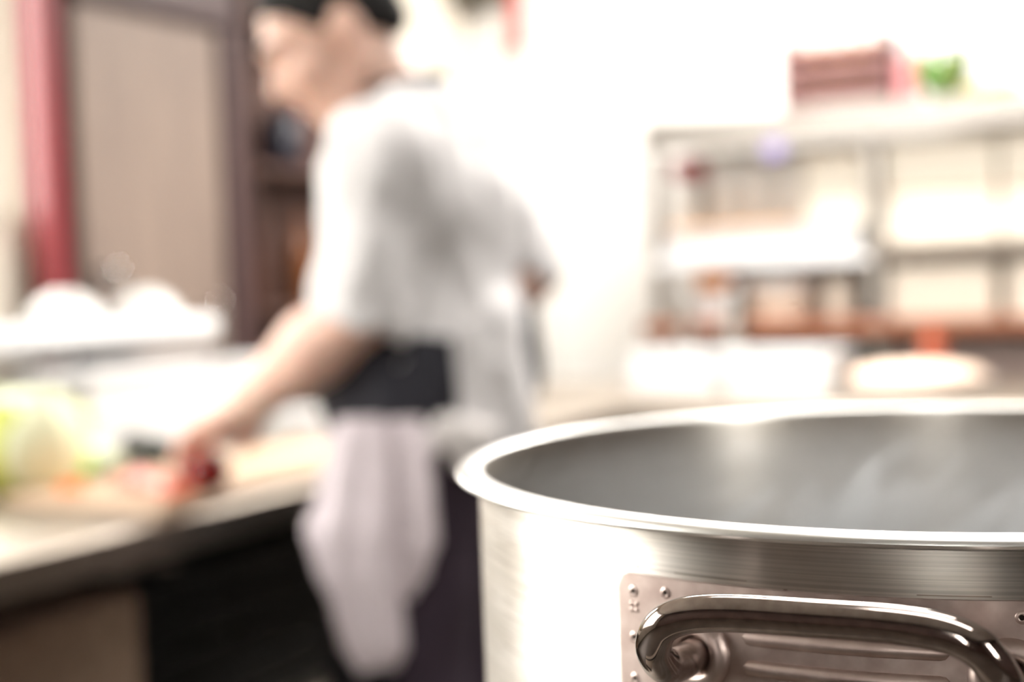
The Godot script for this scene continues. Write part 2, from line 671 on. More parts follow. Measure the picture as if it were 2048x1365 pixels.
# ------------------------------------------------------------------ the room
func room() -> void:
	var t := 0.2
	struct("floor", span_mesh(Vector3(-3.0, -0.2, -5.4), Vector3(2.8, 0.0, 2.6), 0.0), M.floor_stone, "worn brown-grey stone floor of the kitchen", "floor")
	struct("ceiling", span_mesh(Vector3(-3.0, 2.8, -5.4), Vector3(2.8, 3.0, 2.6), 0.0), M.ceiling_white, "white painted ceiling above the kitchen", "ceiling")
	struct("wall_back", span_mesh(Vector3(-3.0, 0.0, -5.4), Vector3(2.8, 2.8, -5.15), 0.0), M.white_paint, "bright white wall behind the shelving rack", "wall")
	var side := start()
	span(side, Vector3(2.4, 0.0, -5.15), Vector3(2.6, 2.8, 0.0), 0.0)
	span(side, Vector3(2.4, 0.0, 0.0), Vector3(2.6, 0.9, 0.5), 0.0)
	span(side, Vector3(2.4, 2.45, 0.0), Vector3(2.6, 2.8, 0.5), 0.0)
	span(side, Vector3(2.4, 0.0, 0.5), Vector3(2.6, 2.8, 2.6), 0.0)
	struct("wall_right", mesh_of(side), M.brown_wall, "brown wall on the far side of the stove", "wall")
	glazing("window_3", Vector3(2.48, 0.9, 0.0), Vector3(2.48, 2.45, 0.5), 1, 1, "narrow window in the brown wall beside the stove", "window")
	var front := start()
	span(front, Vector3(-3.0, 0.0, 2.2), Vector3(0.36, 2.8, 2.4), 0.0)
	span(front, Vector3(0.36, 0.0, 2.2), Vector3(0.58, 1.0, 2.4), 0.0)
	span(front, Vector3(0.36, 2.2, 2.2), Vector3(0.58, 2.8, 2.4), 0.0)
	span(front, Vector3(0.58, 0.0, 2.2), Vector3(2.4, 2.8, 2.4), 0.0)
	struct("wall_front", mesh_of(front), M.brown_wall, "brown wall facing the stock pot", "wall")
	put("pane", span_mesh(Vector3(0.36, 1.0, 2.29), Vector3(0.58, 2.2, 2.296), 0.0), glass_pane(), get_node("wall_front"))
	# left wall with a window over the table and a larger one beside it
	var st := start()
	var x0 := -2.95
	var x1 := -2.75
	span(st, Vector3(x0, 0, -5.15), Vector3(x1, 2.8, -2.60), 0.0)
	span(st, Vector3(x0, 0, -2.60), Vector3(x1, 1.36, -1.75), 0.0)
	span(st, Vector3(x0, 2.45, -2.60), Vector3(x1, 2.8, -1.75), 0.0)
	span(st, Vector3(x0, 0, -1.75), Vector3(x1, 2.8, -0.95), 0.0)
	span(st, Vector3(x0, 0, -0.95), Vector3(x1, 0.90, 1.25), 0.0)
	span(st, Vector3(x0, 2.65, -0.95), Vector3(x1, 2.8, 1.25), 0.0)
	span(st, Vector3(x0, 0, 1.25), Vector3(x1, 2.8, 2.2), 0.0)
	struct("wall_left", mesh_of(st), M.cream_paint, "cream painted wall with the window above the steel table", "wall")
	glazing("window_1", Vector3(-2.83, 1.36, -2.60), Vector3(-2.83, 2.45, -1.75), 2, 1, "tall bright window above the far end of the table", "window")
	glazing("window_2", Vector3(-2.83, 0.90, -0.95), Vector3(-2.83, 2.65, 1.25), 2, 1, "large bright window beside the near end of the table", "window")
	# pier in the far corner
	struct("column", span_mesh(Vector3(-2.75, 0.0, -5.15), Vector3(-2.46, 2.8, -4.95), 0.01), M.white_paint, "white pier in the far corner behind the chef", "column")

func glazing(called: String, a: Vector3, b: Vector3, cols: int, rows: int, label: String, category: String) -> void:
	var w := Node3D.new()
	w.name = called
	add_child(w)
	w.position = a
	tag(w, label, category, "", "structure")
	var size := b - a
	var f := 0.045
	for e in 2:
		put("frame", span_mesh(Vector3(-0.03, e * (size.y - f), 0), Vector3(0.03, e * (size.y - f) + f, size.z), 0.004), M.white_paint, w)
		put("frame", span_mesh(Vector3(-0.03, f, e * (size.z - f)), Vector3(0.03, size.y - f, e * (size.z - f) + f), 0.004), M.white_paint, w)
	for i in range(1, cols):
		var z := size.z * i / cols
		put("mullion", span_mesh(Vector3(-0.025, f, z - 0.02), Vector3(0.025, size.y - f, z + 0.02), 0.004), M.white_paint, w)
	var glass := glass_pane()
	for i in cols:
		put("pane", span_mesh(Vector3(-0.003, f, size.z * i / cols + 0.03), Vector3(0.003, size.y - f, size.z * (i + 1) / cols - 0.03), 0.0), glass, w)

func glass_pane() -> StandardMaterial3D:
	if not M.has("glass"):
		mat("glass", Color(0.95, 0.98, 0.97, 0.06), 0.02).transparency = BaseMaterial3D.TRANSPARENCY_ALPHA
	return M.glass

func ceiling_lights() -> void:
	var glow := mat("lamp_diffuser", Color(0.95, 0.95, 0.95), 0.5)
	glow.emission_enabled = true
	glow.emission = Color(1.0, 0.985, 0.965)
	glow.emission_energy_multiplier = 3.0
	# position, label, energy, length of the two hanging rods
	var where := [[Vector3(-1.0, 2.16, -2.95), "hanging light panel above the steel counter", 18.0, 0.58], [Vector3(-1.4, 2.74, -4.15), "ceiling light panel close to the white back wall", 27.0, 0.0], [Vector3(-0.4, 2.74, -1.7), "ceiling light panel beside the chef", 5.0, 0.0], [Vector3(0.2, 2.74, -0.6), "ceiling light panel above the stove", 3.5, 0.0]]
	for w in where:
		var o := thing("ceiling_light", w[1], "lamp", w[0], 0.0, "ceiling light panels")
		put("housing", box_mesh(Vector3(1.3, 0.06, 0.36), 0.006, Vector3(0, 0.03, 0)), M.white_paint, o)
		if w[3] > 0.0:
			for e in [-0.5, 0.5]:
				put("rod", span_mesh(Vector3(e - 0.006, 0.061, -0.006), Vector3(e + 0.006, 0.06 + w[3], 0.006), 0.001), M.shelf_steel, o)
		put("diffuser", box_mesh(Vector3(1.2, 0.01, 0.28), 0.002, Vector3(0, -0.005, 0)), glow, o)
		var l := AreaLight3D.new()
		l.name = "panel_light"
		o.add_child(l)
		l.position = Vector3(0, -0.02, 0)
		l.rotation.x = -PI / 2
		l.area_size = Vector2(1.2, 0.28)
		l.light_color = Color(1.0, 0.985, 0.965)
		l.light_energy = w[2]
		l.shadow_enabled = true
		l.area_range = 12.0

# ------------------------------------------------------------------ window wall
func left_side() -> void:
	# red post
	var p := thing("red_post", "red painted steel post between the window and the beige cupboard", "post", Vector3(-2.668, 0, -2.632))
	put("shaft", box_mesh(Vector3(0.07, 2.798, 0.075), 0.01, Vector3(0, 1.4, 0)), M.red_paint, p)
	put("foot_plate", box_mesh(Vector3(0.11, 0.012, 0.11), 0.002, Vector3(0, 0.006, 0)), M.red_paint, p)
	# tall beige cupboard
	var c := thing("tall_cupboard", "tall beige cupboard with a dark frame behind the chef's face", "cupboard", Vector3(-2.748, 0, -2.975))
	put("body", span_mesh(Vector3(0.0, 0.08, -0.27), Vector3(0.12, 1.93, 0.295), 0.004), M.dark_frame, c)
	put("plinth", span_mesh(Vector3(0.0, 0.0, -0.26), Vector3(0.10, 0.08, 0.285), 0.002), M.dark_frame, c)
	var d := put("door", span_mesh(Vector3(0.121, 0.10, -0.262), Vector3(0.14, 1.91, 0.290), 0.004), M.beige_laminate, c)
	put("handle", tube_mesh([Vector3(0.14, 1.0, -0.20), Vector3(0.165, 1.0, -0.20), Vector3(0.165, 1.14, -0.20), Vector3(0.14, 1.14, -0.20)], 0.006, 5, 10), M.chrome, d)
	put("side_post", span_mesh(Vector3(0.0, 0.0, -0.352), Vector3(0.16, 1.93, -0.272), 0.006), M.dark_frame, c)
	put("header", span_mesh(Vector3(0.0, 1.932, -0.352), Vector3(0.15, 2.16, 0.297), 0.006), M.dark_frame, c)
	# dark open shelves
	var s := thing("wooden_shelving", "dark brown open wooden shelving between the beige cupboard and the chef", "shelving", Vector3(-2.748, 0, -3.76))
	put("back_panel", span_mesh(Vector3(0.0, 0.0, -0.42), Vector3(0.02, 2.35, 0.42), 0.002), M.dark_wood, s)
	for e in [-0.42, 0.40]:
		put("side_panel", span_mesh(Vector3(0.02, 0.0, e), Vector3(0.17, 2.35, e + 0.02), 0.003), M.dark_wood, s)
	for y in [0.10, 0.55, 1.10, 1.52, 1.95, 2.33]:
		put("shelf", span_mesh(Vector3(0.02, y, -0.399), Vector3(0.17, y + 0.025, 0.399), 0.003), M.dark_wood, s)
	var j := thing("storage_jar", "dark blue-grey jar on the brown wooden shelving", "jar", Vector3(-2.655, 1.5455, -3.60))
	mat("jar_glaze", Color(0.13, 0.13, 0.18), 0.3)
	put("body", lathe_mesh([Vector2(0, 0), Vector2(0.05, 0), Vector2(0.062, 0.02), Vector2(0.064, 0.12), Vector2(0.05, 0.15), Vector2(0.044, 0.155), Vector2(0, 0.155)], 32), M.jar_glaze, j)
	put("lid", lathe_mesh([Vector2(0, 0.155), Vector2(0.05, 0.155), Vector2(0.05, 0.172), Vector2(0.012, 0.178), Vector2(0.014, 0.192), Vector2(0, 0.196)], 32), M.jar_glaze, j)
	mat("amber", Color(0.42, 0.24, 0.10), 0.25)
	var b := thing("amber_bottle", "brown bottle standing low on the dark wooden shelving", "bottle", Vector3(-2.65, 1.1255, -3.66))
	put("body", lathe_mesh([Vector2(0, 0), Vector2(0.036, 0), Vector2(0.04, 0.006), Vector2(0.04, 0.16), Vector2(0.03, 0.2), Vector2(0.014, 0.225), Vector2(0.014, 0.28), Vector2(0, 0.28)], 24), M.amber, b)
	put("cap", lathe_mesh([Vector2(0, 0.28), Vector2(0.016, 0.28), Vector2(0.016, 0.3), Vector2(0, 0.302)], 20), M.dark_frame, b)
	# white ledge behind the table
	var l := thing("white_ledge_shelf", "long white shelf on brackets under the window behind the table", "shelf", Vector3(-2.75, 0, -1.75))
	put("board", span_mesh(Vector3(0.155, 1.055, -1.12), Vector3(0.415, 1.115, 0.95), 0.012), M.white_plastic, l)
	for z in [-0.72, 0.0, 0.85]:
		put("bracket", span_mesh(Vector3(0.001, 0.93, z), Vector3(0.03, 1.054, z + 0.03), 0.003), M.white_paint, l)
		put("bracket", span_mesh(Vector3(0.031, 1.03, z), Vector3(0.30, 1.054, z + 0.03), 0.003), M.white_paint, l)
	var bowl := [Vector2(0.001, 0.072), Vector2(0.03, 0.072), Vector2(0.034, 0.066), Vector2(0.06, 0.056), Vector2(0.084, 0.03), Vector2(0.093, 0.004), Vector2(0.094, 0.0), Vector2(0.09, 0.0), Vector2(0.08, 0.027), Vector2(0.058, 0.051), Vector2(0.001, 0.062)]
	bowl.reverse()
	single("bowl", lathe_mesh(bowl, 40), M.ceramic, "upturned white bowl on the white shelf to the left of the tap", "bowl", Vector3(-2.47, 1.115, -2.47), "white bowls by the tap")
	single("bowl", lathe_mesh(bowl, 40), M.ceramic, "upturned white bowl on the white shelf to the right of the tap", "bowl", Vector3(-2.47, 1.115, -2.74), "white bowls by the tap")
	var tp := thing("water_tap", "small chrome tap with a ball lever on the white shelf", "tap", Vector3(-2.50, 1.115, -2.62))
	mat("dark_chrome", Color(0.36, 0.35, 0.35), 0.2, 1.0)
	put("stem", lathe_mesh([Vector2(0, 0), Vector2(0.024, 0), Vector2(0.024, 0.008), Vector2(0.013, 0.014), Vector2(0.012, 0.105), Vector2(0.017, 0.11), Vector2(0.017, 0.125), Vector2(0, 0.128)], 24), M.dark_chrome, tp)
	put("spout", tube_mesh([Vector3(0, 0.09, 0), Vector3(0.04, 0.10, 0.0), Vector3(0.075, 0.09, 0), Vector3(0.085, 0.065, 0)], 0.008, 6, 12), M.dark_chrome, tp)
	put("lever", tube_mesh([Vector3(0, 0.12, 0), Vector3(0.0, 0.125, -0.03), Vector3(0.0, 0.122, -0.05)], 0.005, 4, 10), M.dark_chrome, tp)
	put("lever_ball", lathe_mesh(round_profile(0.013), 20), M.chrome, tp, Vector3(0, 0.122, -0.058))

func round_profile(r: float, tall := 1.0, n := 14) -> Array:
	var out := []
	for i in n + 1:
		var a := -PI / 2 + PI * i / n
		out.append(Vector2(maxf(cos(a) * r, 0.0), sin(a) * r * tall))
	return out

# ------------------------------------------------------------------ the steel table, what lies on it and under it
func table_and_food() -> void:
	var x1 := -1.40
	var x0 := -2.32
	var t := thing("steel_table", "long stainless steel work table under the window", "table", Vector3(-1.86, 0, -2.05))
	var y := TABLE_TOP
	put("tabletop", span_mesh(Vector3(-0.46, y - 0.055, -1.20), Vector3(0.46, y, 1.20), 0.006), M.table_steel, t)
	put("backsplash", span_mesh(Vector3(-0.46, y, -1.20), Vector3(-0.44, y + 0.07, 1.20), 0.004), M.table_steel, t)
	for sx in [-0.41, 0.38]:
		for sz in [-1.15, 1.15]:
			put("leg", span_mesh(Vector3(sx - 0.02, 0.0, sz - 0.02), Vector3(sx + 0.02, y - 0.056, sz + 0.02), 0.004), M.table_steel, t)
	put("lower_shelf", span_mesh(Vector3(-0.40, 0.42, -1.12), Vector3(0.36, 0.45, 1.12), 0.004), M.table_steel, t)
	# underneath
	var cb := thing("cardboard_box", "brown cardboard box on the shelf under the steel table", "box", Vector3(-1.80, 0.45, -1.36))
	put("body", box_mesh(Vector3(0.52, 0.26, 0.62), 0.006, Vector3(0, 0.13, 0)), M.cardboard, cb)
	put("flap", box_mesh(Vector3(0.52, 0.004, 0.30), 0.001, Vector3(0, 0.263, 0.155)), M.cardboard, cb)
	put("flap", box_mesh(Vector3(0.52, 0.004, 0.30), 0.001, Vector3(0, 0.263, -0.155)), M.cardboard, cb)
	crate("black_crate", "black plastic crate under the steel table beside the cardboard box", Vector3(-1.84, 0.45, -2.02), Vector3(0.56, 0.27, 0.62), M.black_plastic)
	crate("black_crate", "black plastic crate under the far end of the steel table", Vector3(-1.84, 0.45, -2.72), Vector3(0.56, 0.27, 0.62), M.black_plastic)
	# white containers
	tub("food_container", "long white plastic food box on the table behind the chef's hand", Vector3(-2.20, y, -2.46), Vector3(0.24, 0.166, 0.66))
	tub("food_tray", "small white tray on the table behind the chef's wrist", Vector3(-1.83, y, -2.50), Vector3(0.16, 0.062, 0.20))
	# board
	single("cutting_board", span_mesh(Vector3(-1.76, y, -2.36), Vector3(-1.425, y + 0.016, -1.60), 0.004), M.board_cream, "cream plastic cutting board under the chef's hand", "cutting board")
	var by := y + 0.0165
	# meat
	mat("pink_meat", Color(0.86, 0.55, 0.50), 0.4)
	mat("red_meat", Color(0.70, 0.22, 0.16), 0.35)
	var slab := skin_mesh([cap(Vector3(-1.50, by + 0.009, -1.70), Vector3(-1.64, by + 0.010, -1.78), 0.022, 0.026, 0.01, Vector3(1, 2.0, 1)), cap(Vector3(-1.52, by + 0.009, -1.75), Vector3(-1.60, by + 0.009, -1.72), 0.02, 0.024, 0.01, Vector3(1, 2.0, 1))], 0.005, 0.004, Vector3(30, 30, 30))
	single("meat_slice", slab, M.pink_meat, "pale pink slice of raw meat on the cutting board", "meat")
	for i in 3:
		var st := start()
		skin(st, [cap(Vector3(-1.452 - 0.012 * i, by + 0.006, -1.655 - 0.05 * i), Vector3(-1.475 - 0.012 * i, by + 0.006, -1.695 - 0.05 * i), 0.014, 0.012, 0.01, Vector3(1, 2.2, 1))], 0.004, 0.003, Vector3(40, 40, 40), i + 3)
		single("salmon_strip", mesh_of(st), M.get("salmon") if M.has("salmon") else mat("salmon", Color(0.86, 0.46, 0.33), 0.4), ["orange-pink strip of meat at the near corner of the cutting board", "orange-pink strip of meat in the middle of three on the cutting board", "orange-pink strip of meat nearest the dark red tomato"][i], "meat", Vector3.ZERO, "strips of meat on the board")
	# tomato under the hand
	mat("tomato_red", Color(0.46, 0.03, 0.028), 0.25)
	mat("stem_green", Color(0.20, 0.30, 0.10), 0.7)
	var to := thing("tomato", "dark red tomato held under the chef's hand", "tomato", Vector3(-1.466, by, -1.752))
	var st2 := start()
	lathe(st2, [Vector2(0.0, 0.004), Vector2(0.012, 0.0), Vector2(0.024, 0.004), Vector2(0.034, 0.016), Vector2(0.037, 0.030), Vector2(0.033, 0.045), Vector2(0.022, 0.054), Vector2(0.010, 0.055), Vector2(0.0, 0.051)], Vector3.ZERO, 32)
	put("fruit", mesh_of(st2), M.tomato_red, to)
	put("stalk", tube_mesh([Vector3(0, 0.05, 0), Vector3(0.002, 0.058, 0.001)], 0.0025, 3, 8), M.stem_green, to)
	# cabbage
	cabbage(Vector3(-1.83, y, -1.72))
	# carrots
	mat("carrot_orange", Color(0.92, 0.47, 0.10), 0.45)
	for i in 4:
		var q: Vector3 = [Vector3(-1.70, y, -1.655), Vector3(-1.665, y, -1.70), Vector3(-1.715, y, -1.70), Vector3(-1.68, y + 0.016, -1.675)][i]
		if i == 1: q = Vector3(-1.79, y, -1.575)
		var lab: String = ["thick carrot slice lying in front of the cabbage", "carrot slice lying nearest the table edge by the cabbage", "carrot slice leaning close to the cabbage leaf", "carrot slice on top of the other carrot slices"][i]
		single("carrot_slice", lathe_mesh([Vector2(0, 0), Vector2(0.018, 0), Vector2(0.0195, 0.003), Vector2(0.019, 0.013), Vector2(0.017, 0.0155), Vector2(0, 0.0155)], 24), M.carrot_orange, lab, "carrot", q, "carrot slices by the cabbage")
	# green stalk, leek and courgette
	mat("celery_green", Color(0.62, 0.74, 0.20), 0.45)
	mat("leek_white", Color(0.88, 0.90, 0.80), 0.45)
	mat("courgette_green", Color(0.05, 0.10, 0.04), 0.35)
	single("celery_stalk", tube_mesh([Vector3(-1.83, y + 0.015, -1.86), Vector3(-1.90, y + 0.03, -1.93), Vector3(-1.96, y + 0.055, -1.98)], 0.014, 8, 14, 0.7), M.celery_green, "bright green celery stalk leaning behind the cabbage", "celery")
	var lk := thing("leek", "pale leek lying on the table between cabbage and hand", "leek", Vector3.ZERO)
	put("shank", tube_mesh([Vector3(-1.86, y + 0.02, -1.97), Vector3(-1.95, y + 0.02, -2.03), Vector3(-2.04, y + 0.02, -2.09)], 0.02, 8, 18), M.leek_white, lk)
	put("root_tuft", tube_mesh([Vector3(-1.857, y + 0.02, -1.968), Vector3(-1.85, y + 0.018, -1.963)], 0.012, 3, 10), M.leek_white, lk)
	var cg := thing("courgette", "dark green courgette lying beyond the chef's fingertips", "courgette", Vector3.ZERO)
	put("fruit", tube_mesh([Vector3(-1.86, y + 0.024, -2.10), Vector3(-1.865, y + 0.024, -2.105), Vector3(-1.93, y + 0.024, -2.14), Vector3(-2.02, y + 0.024, -2.19), Vector3(-2.028, y + 0.024, -2.195)], 0.0235, 6, 18), M.courgette_green, cg)
	put("stalk", tube_mesh([Vector3(-2.028, y + 0.024, -2.195), Vector3(-2.045, y + 0.026, -2.204)], 0.009, 3, 8), M.stem_green, cg)

func cabbage(at: Vector3) -> void:
	mat("cabbage_pale", Color(0.90, 0.92, 0.78), 0.5)
	mat("cabbage_leaf", Color(0.80, 0.83, 0.36), 0.5)
	mat("cabbage_core", Color(0.72, 0.66, 0.28), 0.55)
	var o := thing("cabbage", "pale green cabbage with loose outer leaves on the steel table", "cabbage", at)
	var st := start()
	skin(st, [ell(Vector3(0, 0.088, 0), Vector3(0.092, 0.084, 0.095), Basis.IDENTITY, 0.02)], 0.007, 0.006, Vector3(28, 10, 28), 4)
	put("head", mesh_of(st), M.cabbage_pale, o)
	put("stalk_end", lathe_mesh([Vector2(0, 0), Vector2(0.022, 0), Vector2(0.024, 0.006), Vector2(0.02, 0.016), Vector2(0, 0.018)], 20), M.cabbage_core, o)
	for i in 6:
		var turn := TAU * i / 6 + 0.3
		var pale := i in [1, 4]
		var grid := []
		for r in 13:
			var v := float(r) / 12
			var line := []
			for c in 15:
				var u := float(c) / 14 * 2 - 1
				var el := -1.15 + v * (1.9 + 0.25 * sin(i * 2.1))
				var az := turn + u * 0.62 * (0.35 + 1.0 * sin(PI * minf(v * 0.85 + 0.1, 1.0)))
				var rr := 0.099 + 0.006 * (i % 2) + 0.016 * v * v + 0.004 * sin(u * 9.0 + i) * v
				line.append(Vector3(cos(el) * sin(az) * rr, maxf(0.088 + sin(el) * rr * 0.9, 0.003), cos(el) * cos(az) * rr))
			grid.append(line)
		put("leaf", sheet(grid, 0.0025), M.cabbage_pale if pale else M.cabbage_leaf, o)

# an open crate: floor, four walls with hand holes left as gaps between slats
func crate(called: String, label: String, at: Vector3, size: Vector3, m: Material, group := "") -> Node3D:
	var o := thing(called, label, "crate", at, 0.0, group)
	var w := 0.014
	put("bottom", box_mesh(Vector3(size.x, w, size.z), 0.003, Vector3(0, w * 0.5, 0)), m, o)
	var n := 4
	var gap := 0.012
	var sh := (size.y - w - gap * n) / n
	for i in n:
		var y := w + gap + i * (sh + gap) + sh * 0.5
		for s in [-1, 1]:
			put("slat", box_mesh(Vector3(w, sh, size.z - 2 * w), 0.003, Vector3(s * (size.x - w) * 0.5, y, 0)), m, o)
			put("slat", box_mesh(Vector3(size.x - 2 * w - 0.001, sh, w), 0.003, Vector3(0, y, s * (size.z - w) * 0.5)), m, o)
	for sx in [-1, 1]:
		for sz in [-1, 1]:
			put("corner_post", box_mesh(Vector3(w * 1.6, size.y - w, w * 1.6), 0.003, Vector3(sx * (size.x - w * 1.4) * 0.5, w + (size.y - w) * 0.5, sz * (size.z - w * 1.4) * 0.5)), m, o)
	return o

# an open container with thin walls and a rolled lip
func tub(called: String, label: String, at: Vector3, size: Vector3, m: Material = null, group := "", category := "container") -> Node3D:
	if m == null: m = M.white_plastic
	var o := thing(called, label, category, at, 0.0, group)
	var w := 0.005
	var st := start()
	box(st, Vector3(0, w, 0), Vector3(size.x - 0.012, w * 2, size.z - 0.012), 0.003)
	for s in [-1, 1]:
		box(st, Vector3(s * (size.x - w) * 0.5 - s * 0.006, size.y * 0.5, 0), Vector3(w, size.y, size.z - 0.012), 0.002)
		box(st, Vector3(0, size.y * 0.5, s * (size.z - w) * 0.5 - s * 0.006), Vector3(size.x - 0.012, size.y, w), 0.002)
	put("body", mesh_of(st), m, o)
	st = start()
	for s in [-1, 1]:
		box(st, Vector3(s * (size.x * 0.5 - 0.005), size.y - 0.005, 0), Vector3(0.018, 0.01, size.z + 0.008), 0.003)
		box(st, Vector3(0, size.y - 0.005, s * (size.z * 0.5 - 0.005)), Vector3(size.x + 0.008, 0.01, 0.018), 0.003)
	put("lip", mesh_of(st), m, o)
	return o

# ------------------------------------------------------------------ the rack against the back wall
func back_rack() -> void:
	var z0 := -5.10
	var z1 := -4.60
	var xl := -1.86
	var xr := 0.50
	var o := thing("shelving_rack", "steel shelving rack with a brown wooden worktop along the white wall", "shelving", Vector3(0, 0, 0))
	for x in [xl + 0.03, -1.085, -0.30, xr - 0.03]:
		put("post", span_mesh(Vector3(x - 0.022, 0, z1 - 0.05), Vector3(x + 0.022, 1.60, z1 - 0.006), 0.006), M.shelf_steel, o)
		put("post", span_mesh(Vector3(x - 0.022, 0, z0 + 0.004), Vector3(x + 0.022, 1.60, z0 + 0.048), 0.006), M.shelf_steel, o)
	var top := start()
	span(top, Vector3(xl, 1.675, z0), Vector3(xr, 1.70, z1 + 0.02), 0.004)
	span(top, Vector3(xl, 1.605, z1), Vector3(xr, 1.675, z1 + 0.02), 0.004)
	put("top_shelf", mesh_of(top), M.shelf_steel, o)
	var mid := start()
	span(mid, Vector3(-1.085, 1.212, z0), Vector3(xr, 1.255, z1 + 0.01), 0.004)
	put("middle_shelf", mesh_of(mid), mat("dull_steel", Color(0.50, 0.46, 0.42), 0.5, 0.6), o)
	put("middle_shelf", span_mesh(Vector3(xl, 1.195, z0), Vector3(-1.088, 1.225, z1 + 0.01), 0.004), M.white_plastic, o)
	put("worktop", span_mesh(Vector3(xl - 0.02, 0.965, z0), Vector3(xr + 0.02, 1.012, z1 + 0.04), 0.006), M.brown_wood, o)
	put("low_shelf", span_mesh(Vector3(xl, 0.30, z0), Vector3(xr, 0.33, z1 + 0.01), 0.004), M.shelf_steel, o)
	put("back_sheet", span_mesh(Vector3(xl, 0.331, z0 - 0.02), Vector3(-1.07, 0.964, z0 - 0.004), 0.002), M.dark_frame, o)
	put("lower_panel", span_mesh(Vector3(-1.06, 0.331, -4.68), Vector3(xr, 0.964, -4.665), 0.002), mat("taupe_paint", Color(0.52, 0.45, 0.42), 0.6), o)
	# --- on the top shelf
	var ty := 1.70
	mat("crate_red", Color(0.48, 0.34, 0.34), 0.6)
	var cr := thing("vegetable_crate", "red-brown slatted crate of potatoes on the top shelf", "crate", Vector3(-1.205, ty, -4.76))
	put("bottom", box_mesh(Vector3(0.33, 0.012, 0.27), 0.002, Vector3(0, 0.006, 0)), M.crate_red, cr)
	for e in [-1, 1]:
		put("end_panel", box_mesh(Vector3(0.016, 0.235, 0.27), 0.003, Vector3(e * 0.166, 0.1295, 0)), M.crate_red, cr)
		for k in 4:
			put("slat", box_mesh(Vector3(0.348, 0.022, 0.008), 0.002, Vector3(0, 0.026 + 0.056 * k, e * 0.1395)), M.crate_red, cr)
	grained("potato_skin", Color(0.52, 0.38, 0.26), Color(0.66, 0.50, 0.36), Vector3(20, 20, 20), 0.8)
	var r := RandomNumberGenerator.new()
	r.seed = 8
	var shapes := []
	for i in 3:
		shapes.append(skin_mesh([ell(Vector3.ZERO, Vector3(0.034, 0.029, 0.031), Basis.IDENTITY, 0.01)], 0.008, 0.008, Vector3(20, 20, 20), i))
	for i in 36:
		var layer := i / 12
		var q := Vector3(-1.205 + ((i % 4) - 1.5) * 0.076 + r.randf_range(-0.004, 0.004), ty + 0.05 + layer * 0.065 + 0.02, -4.76 + ((i / 4) % 3 - 1) * 0.074)
		var pt := single("potato", shapes[i % 3], M.potato_skin, "brown potato heaped in the red-brown crate on the top shelf", "potato", q, "potatoes in the top shelf crate")
		pt.rotation.y = r.randf_range(-0.4, 0.4)
	mat("pink_pack", Color(0.80, 0.52, 0.53), 0.5)
	var bag := thing("pink_packet", "pink paper packet with a folded top beside the crate", "packet", Vector3(-0.985, ty, -4.72))
	put("body", box_mesh(Vector3(0.06, 0.15, 0.12), 0.012, Vector3(0, 0.075, 0)), M.pink_pack, bag)
	put("folded_top", box_mesh(Vector3(0.03, 0.05, 0.11), 0.006, Vector3(0, 0.174, 0)), M.white_plastic, bag)
	lettuce(Vector3(-0.87, ty, -4.70))
	mat("banana_yellow", Color(0.85, 0.78, 0.30), 0.5)
	for i in 3:
		var dz := 0.035 * i
		single("banana", tube_mesh([Vector3(-0.80, ty + 0.016, -4.64 - dz), Vector3(-0.75, ty + 0.018, -4.66 - dz), Vector3(-0.69, ty + 0.026, -4.66 - dz), Vector3(-0.64, ty + 0.045, -4.64 - dz)], [0.004, 0.007, 0.010, 0.012, 0.014, 0.0145, 0.015, 0.015, 0.0145, 0.014, 0.012, 0.009, 0.004], 4, 12), M.banana_yellow, ["yellow banana in front on the top shelf", "yellow banana in the middle of three on the top shelf", "yellow banana at the rear on the top shelf"][i], "banana", Vector3.ZERO, "bananas on the top shelf")
	var fb := thing("foam_box", "white foam box with a lid on the top shelf", "box", Vector3(-0.76, ty, -4.94))
	put("body", box_mesh(Vector3(0.36, 0.18, 0.24), 0.012, Vector3(0, 0.09, 0)), M.white_foam, fb)
	put("lid", box_mesh(Vector3(0.37, 0.045, 0.25), 0.012, Vector3(0, 0.203, 0)), M.white_foam, fb)
	var cab := thing("beige_carton", "tall beige carton at the end of the top shelf", "box", Vector3(-0.42, ty, -4.86))
	put("body", box_mesh(Vector3(0.30, 0.27, 0.30), 0.006, Vector3(0, 0.135, 0)), M.cream_paint, cab)
	put("tape", box_mesh(Vector3(0.302, 0.272, 0.05), 0.002, Vector3(0, 0.136, 0)), M.beige_laminate, cab)
	# --- left bay
	tub("white_bin", "long white bin on the left half of the middle shelf", Vector3(-1.47, 1.225, -4.76), Vector3(0.68, 0.095, 0.32))
	single("wooden_board", span_mesh(Vector3(-1.79, 1.3205, -4.92), Vector3(-1.34, 1.338, -4.61), 0.004), M.brown_wood if false else mat("light_wood", Color(0.74, 0.56, 0.38), 0.6), "pale wooden board lying on the long white bin", "board")
	for i in 3:
		var x: float = [-1.635, -1.52, -1.405][i]
		var can := thing("storage_canister", ["white canister with a white lid on the pale wooden board, leftmost", "white canister with a white lid in the middle of the pale wooden board", "white canister with a white lid at the right end of the pale wooden board"][i], "canister", Vector3(x, 1.338, -4.78), 0.0, "white canisters on the wooden board")
		put("body", lathe_mesh([Vector2(0, 0), Vector2(0.05, 0), Vector2(0.053, 0.004), Vector2(0.053, 0.195), Vector2(0, 0.195)], 32), M.ceramic, can)
		put("lid", lathe_mesh([Vector2(0, 0.1955), Vector2(0.055, 0.1955), Vector2(0.055, 0.212), Vector2(0.01, 0.216), Vector2(0.012, 0.23), Vector2(0, 0.232)], 32), M.ceramic, can)
	mat("red_plastic", Color(0.58, 0.14, 0.17), 0.4)
	var ball := thing("red_jar", "white jar with a round red lid at the left end of the wooden board", "jar", Vector3(-1.755, 1.338, -4.74))
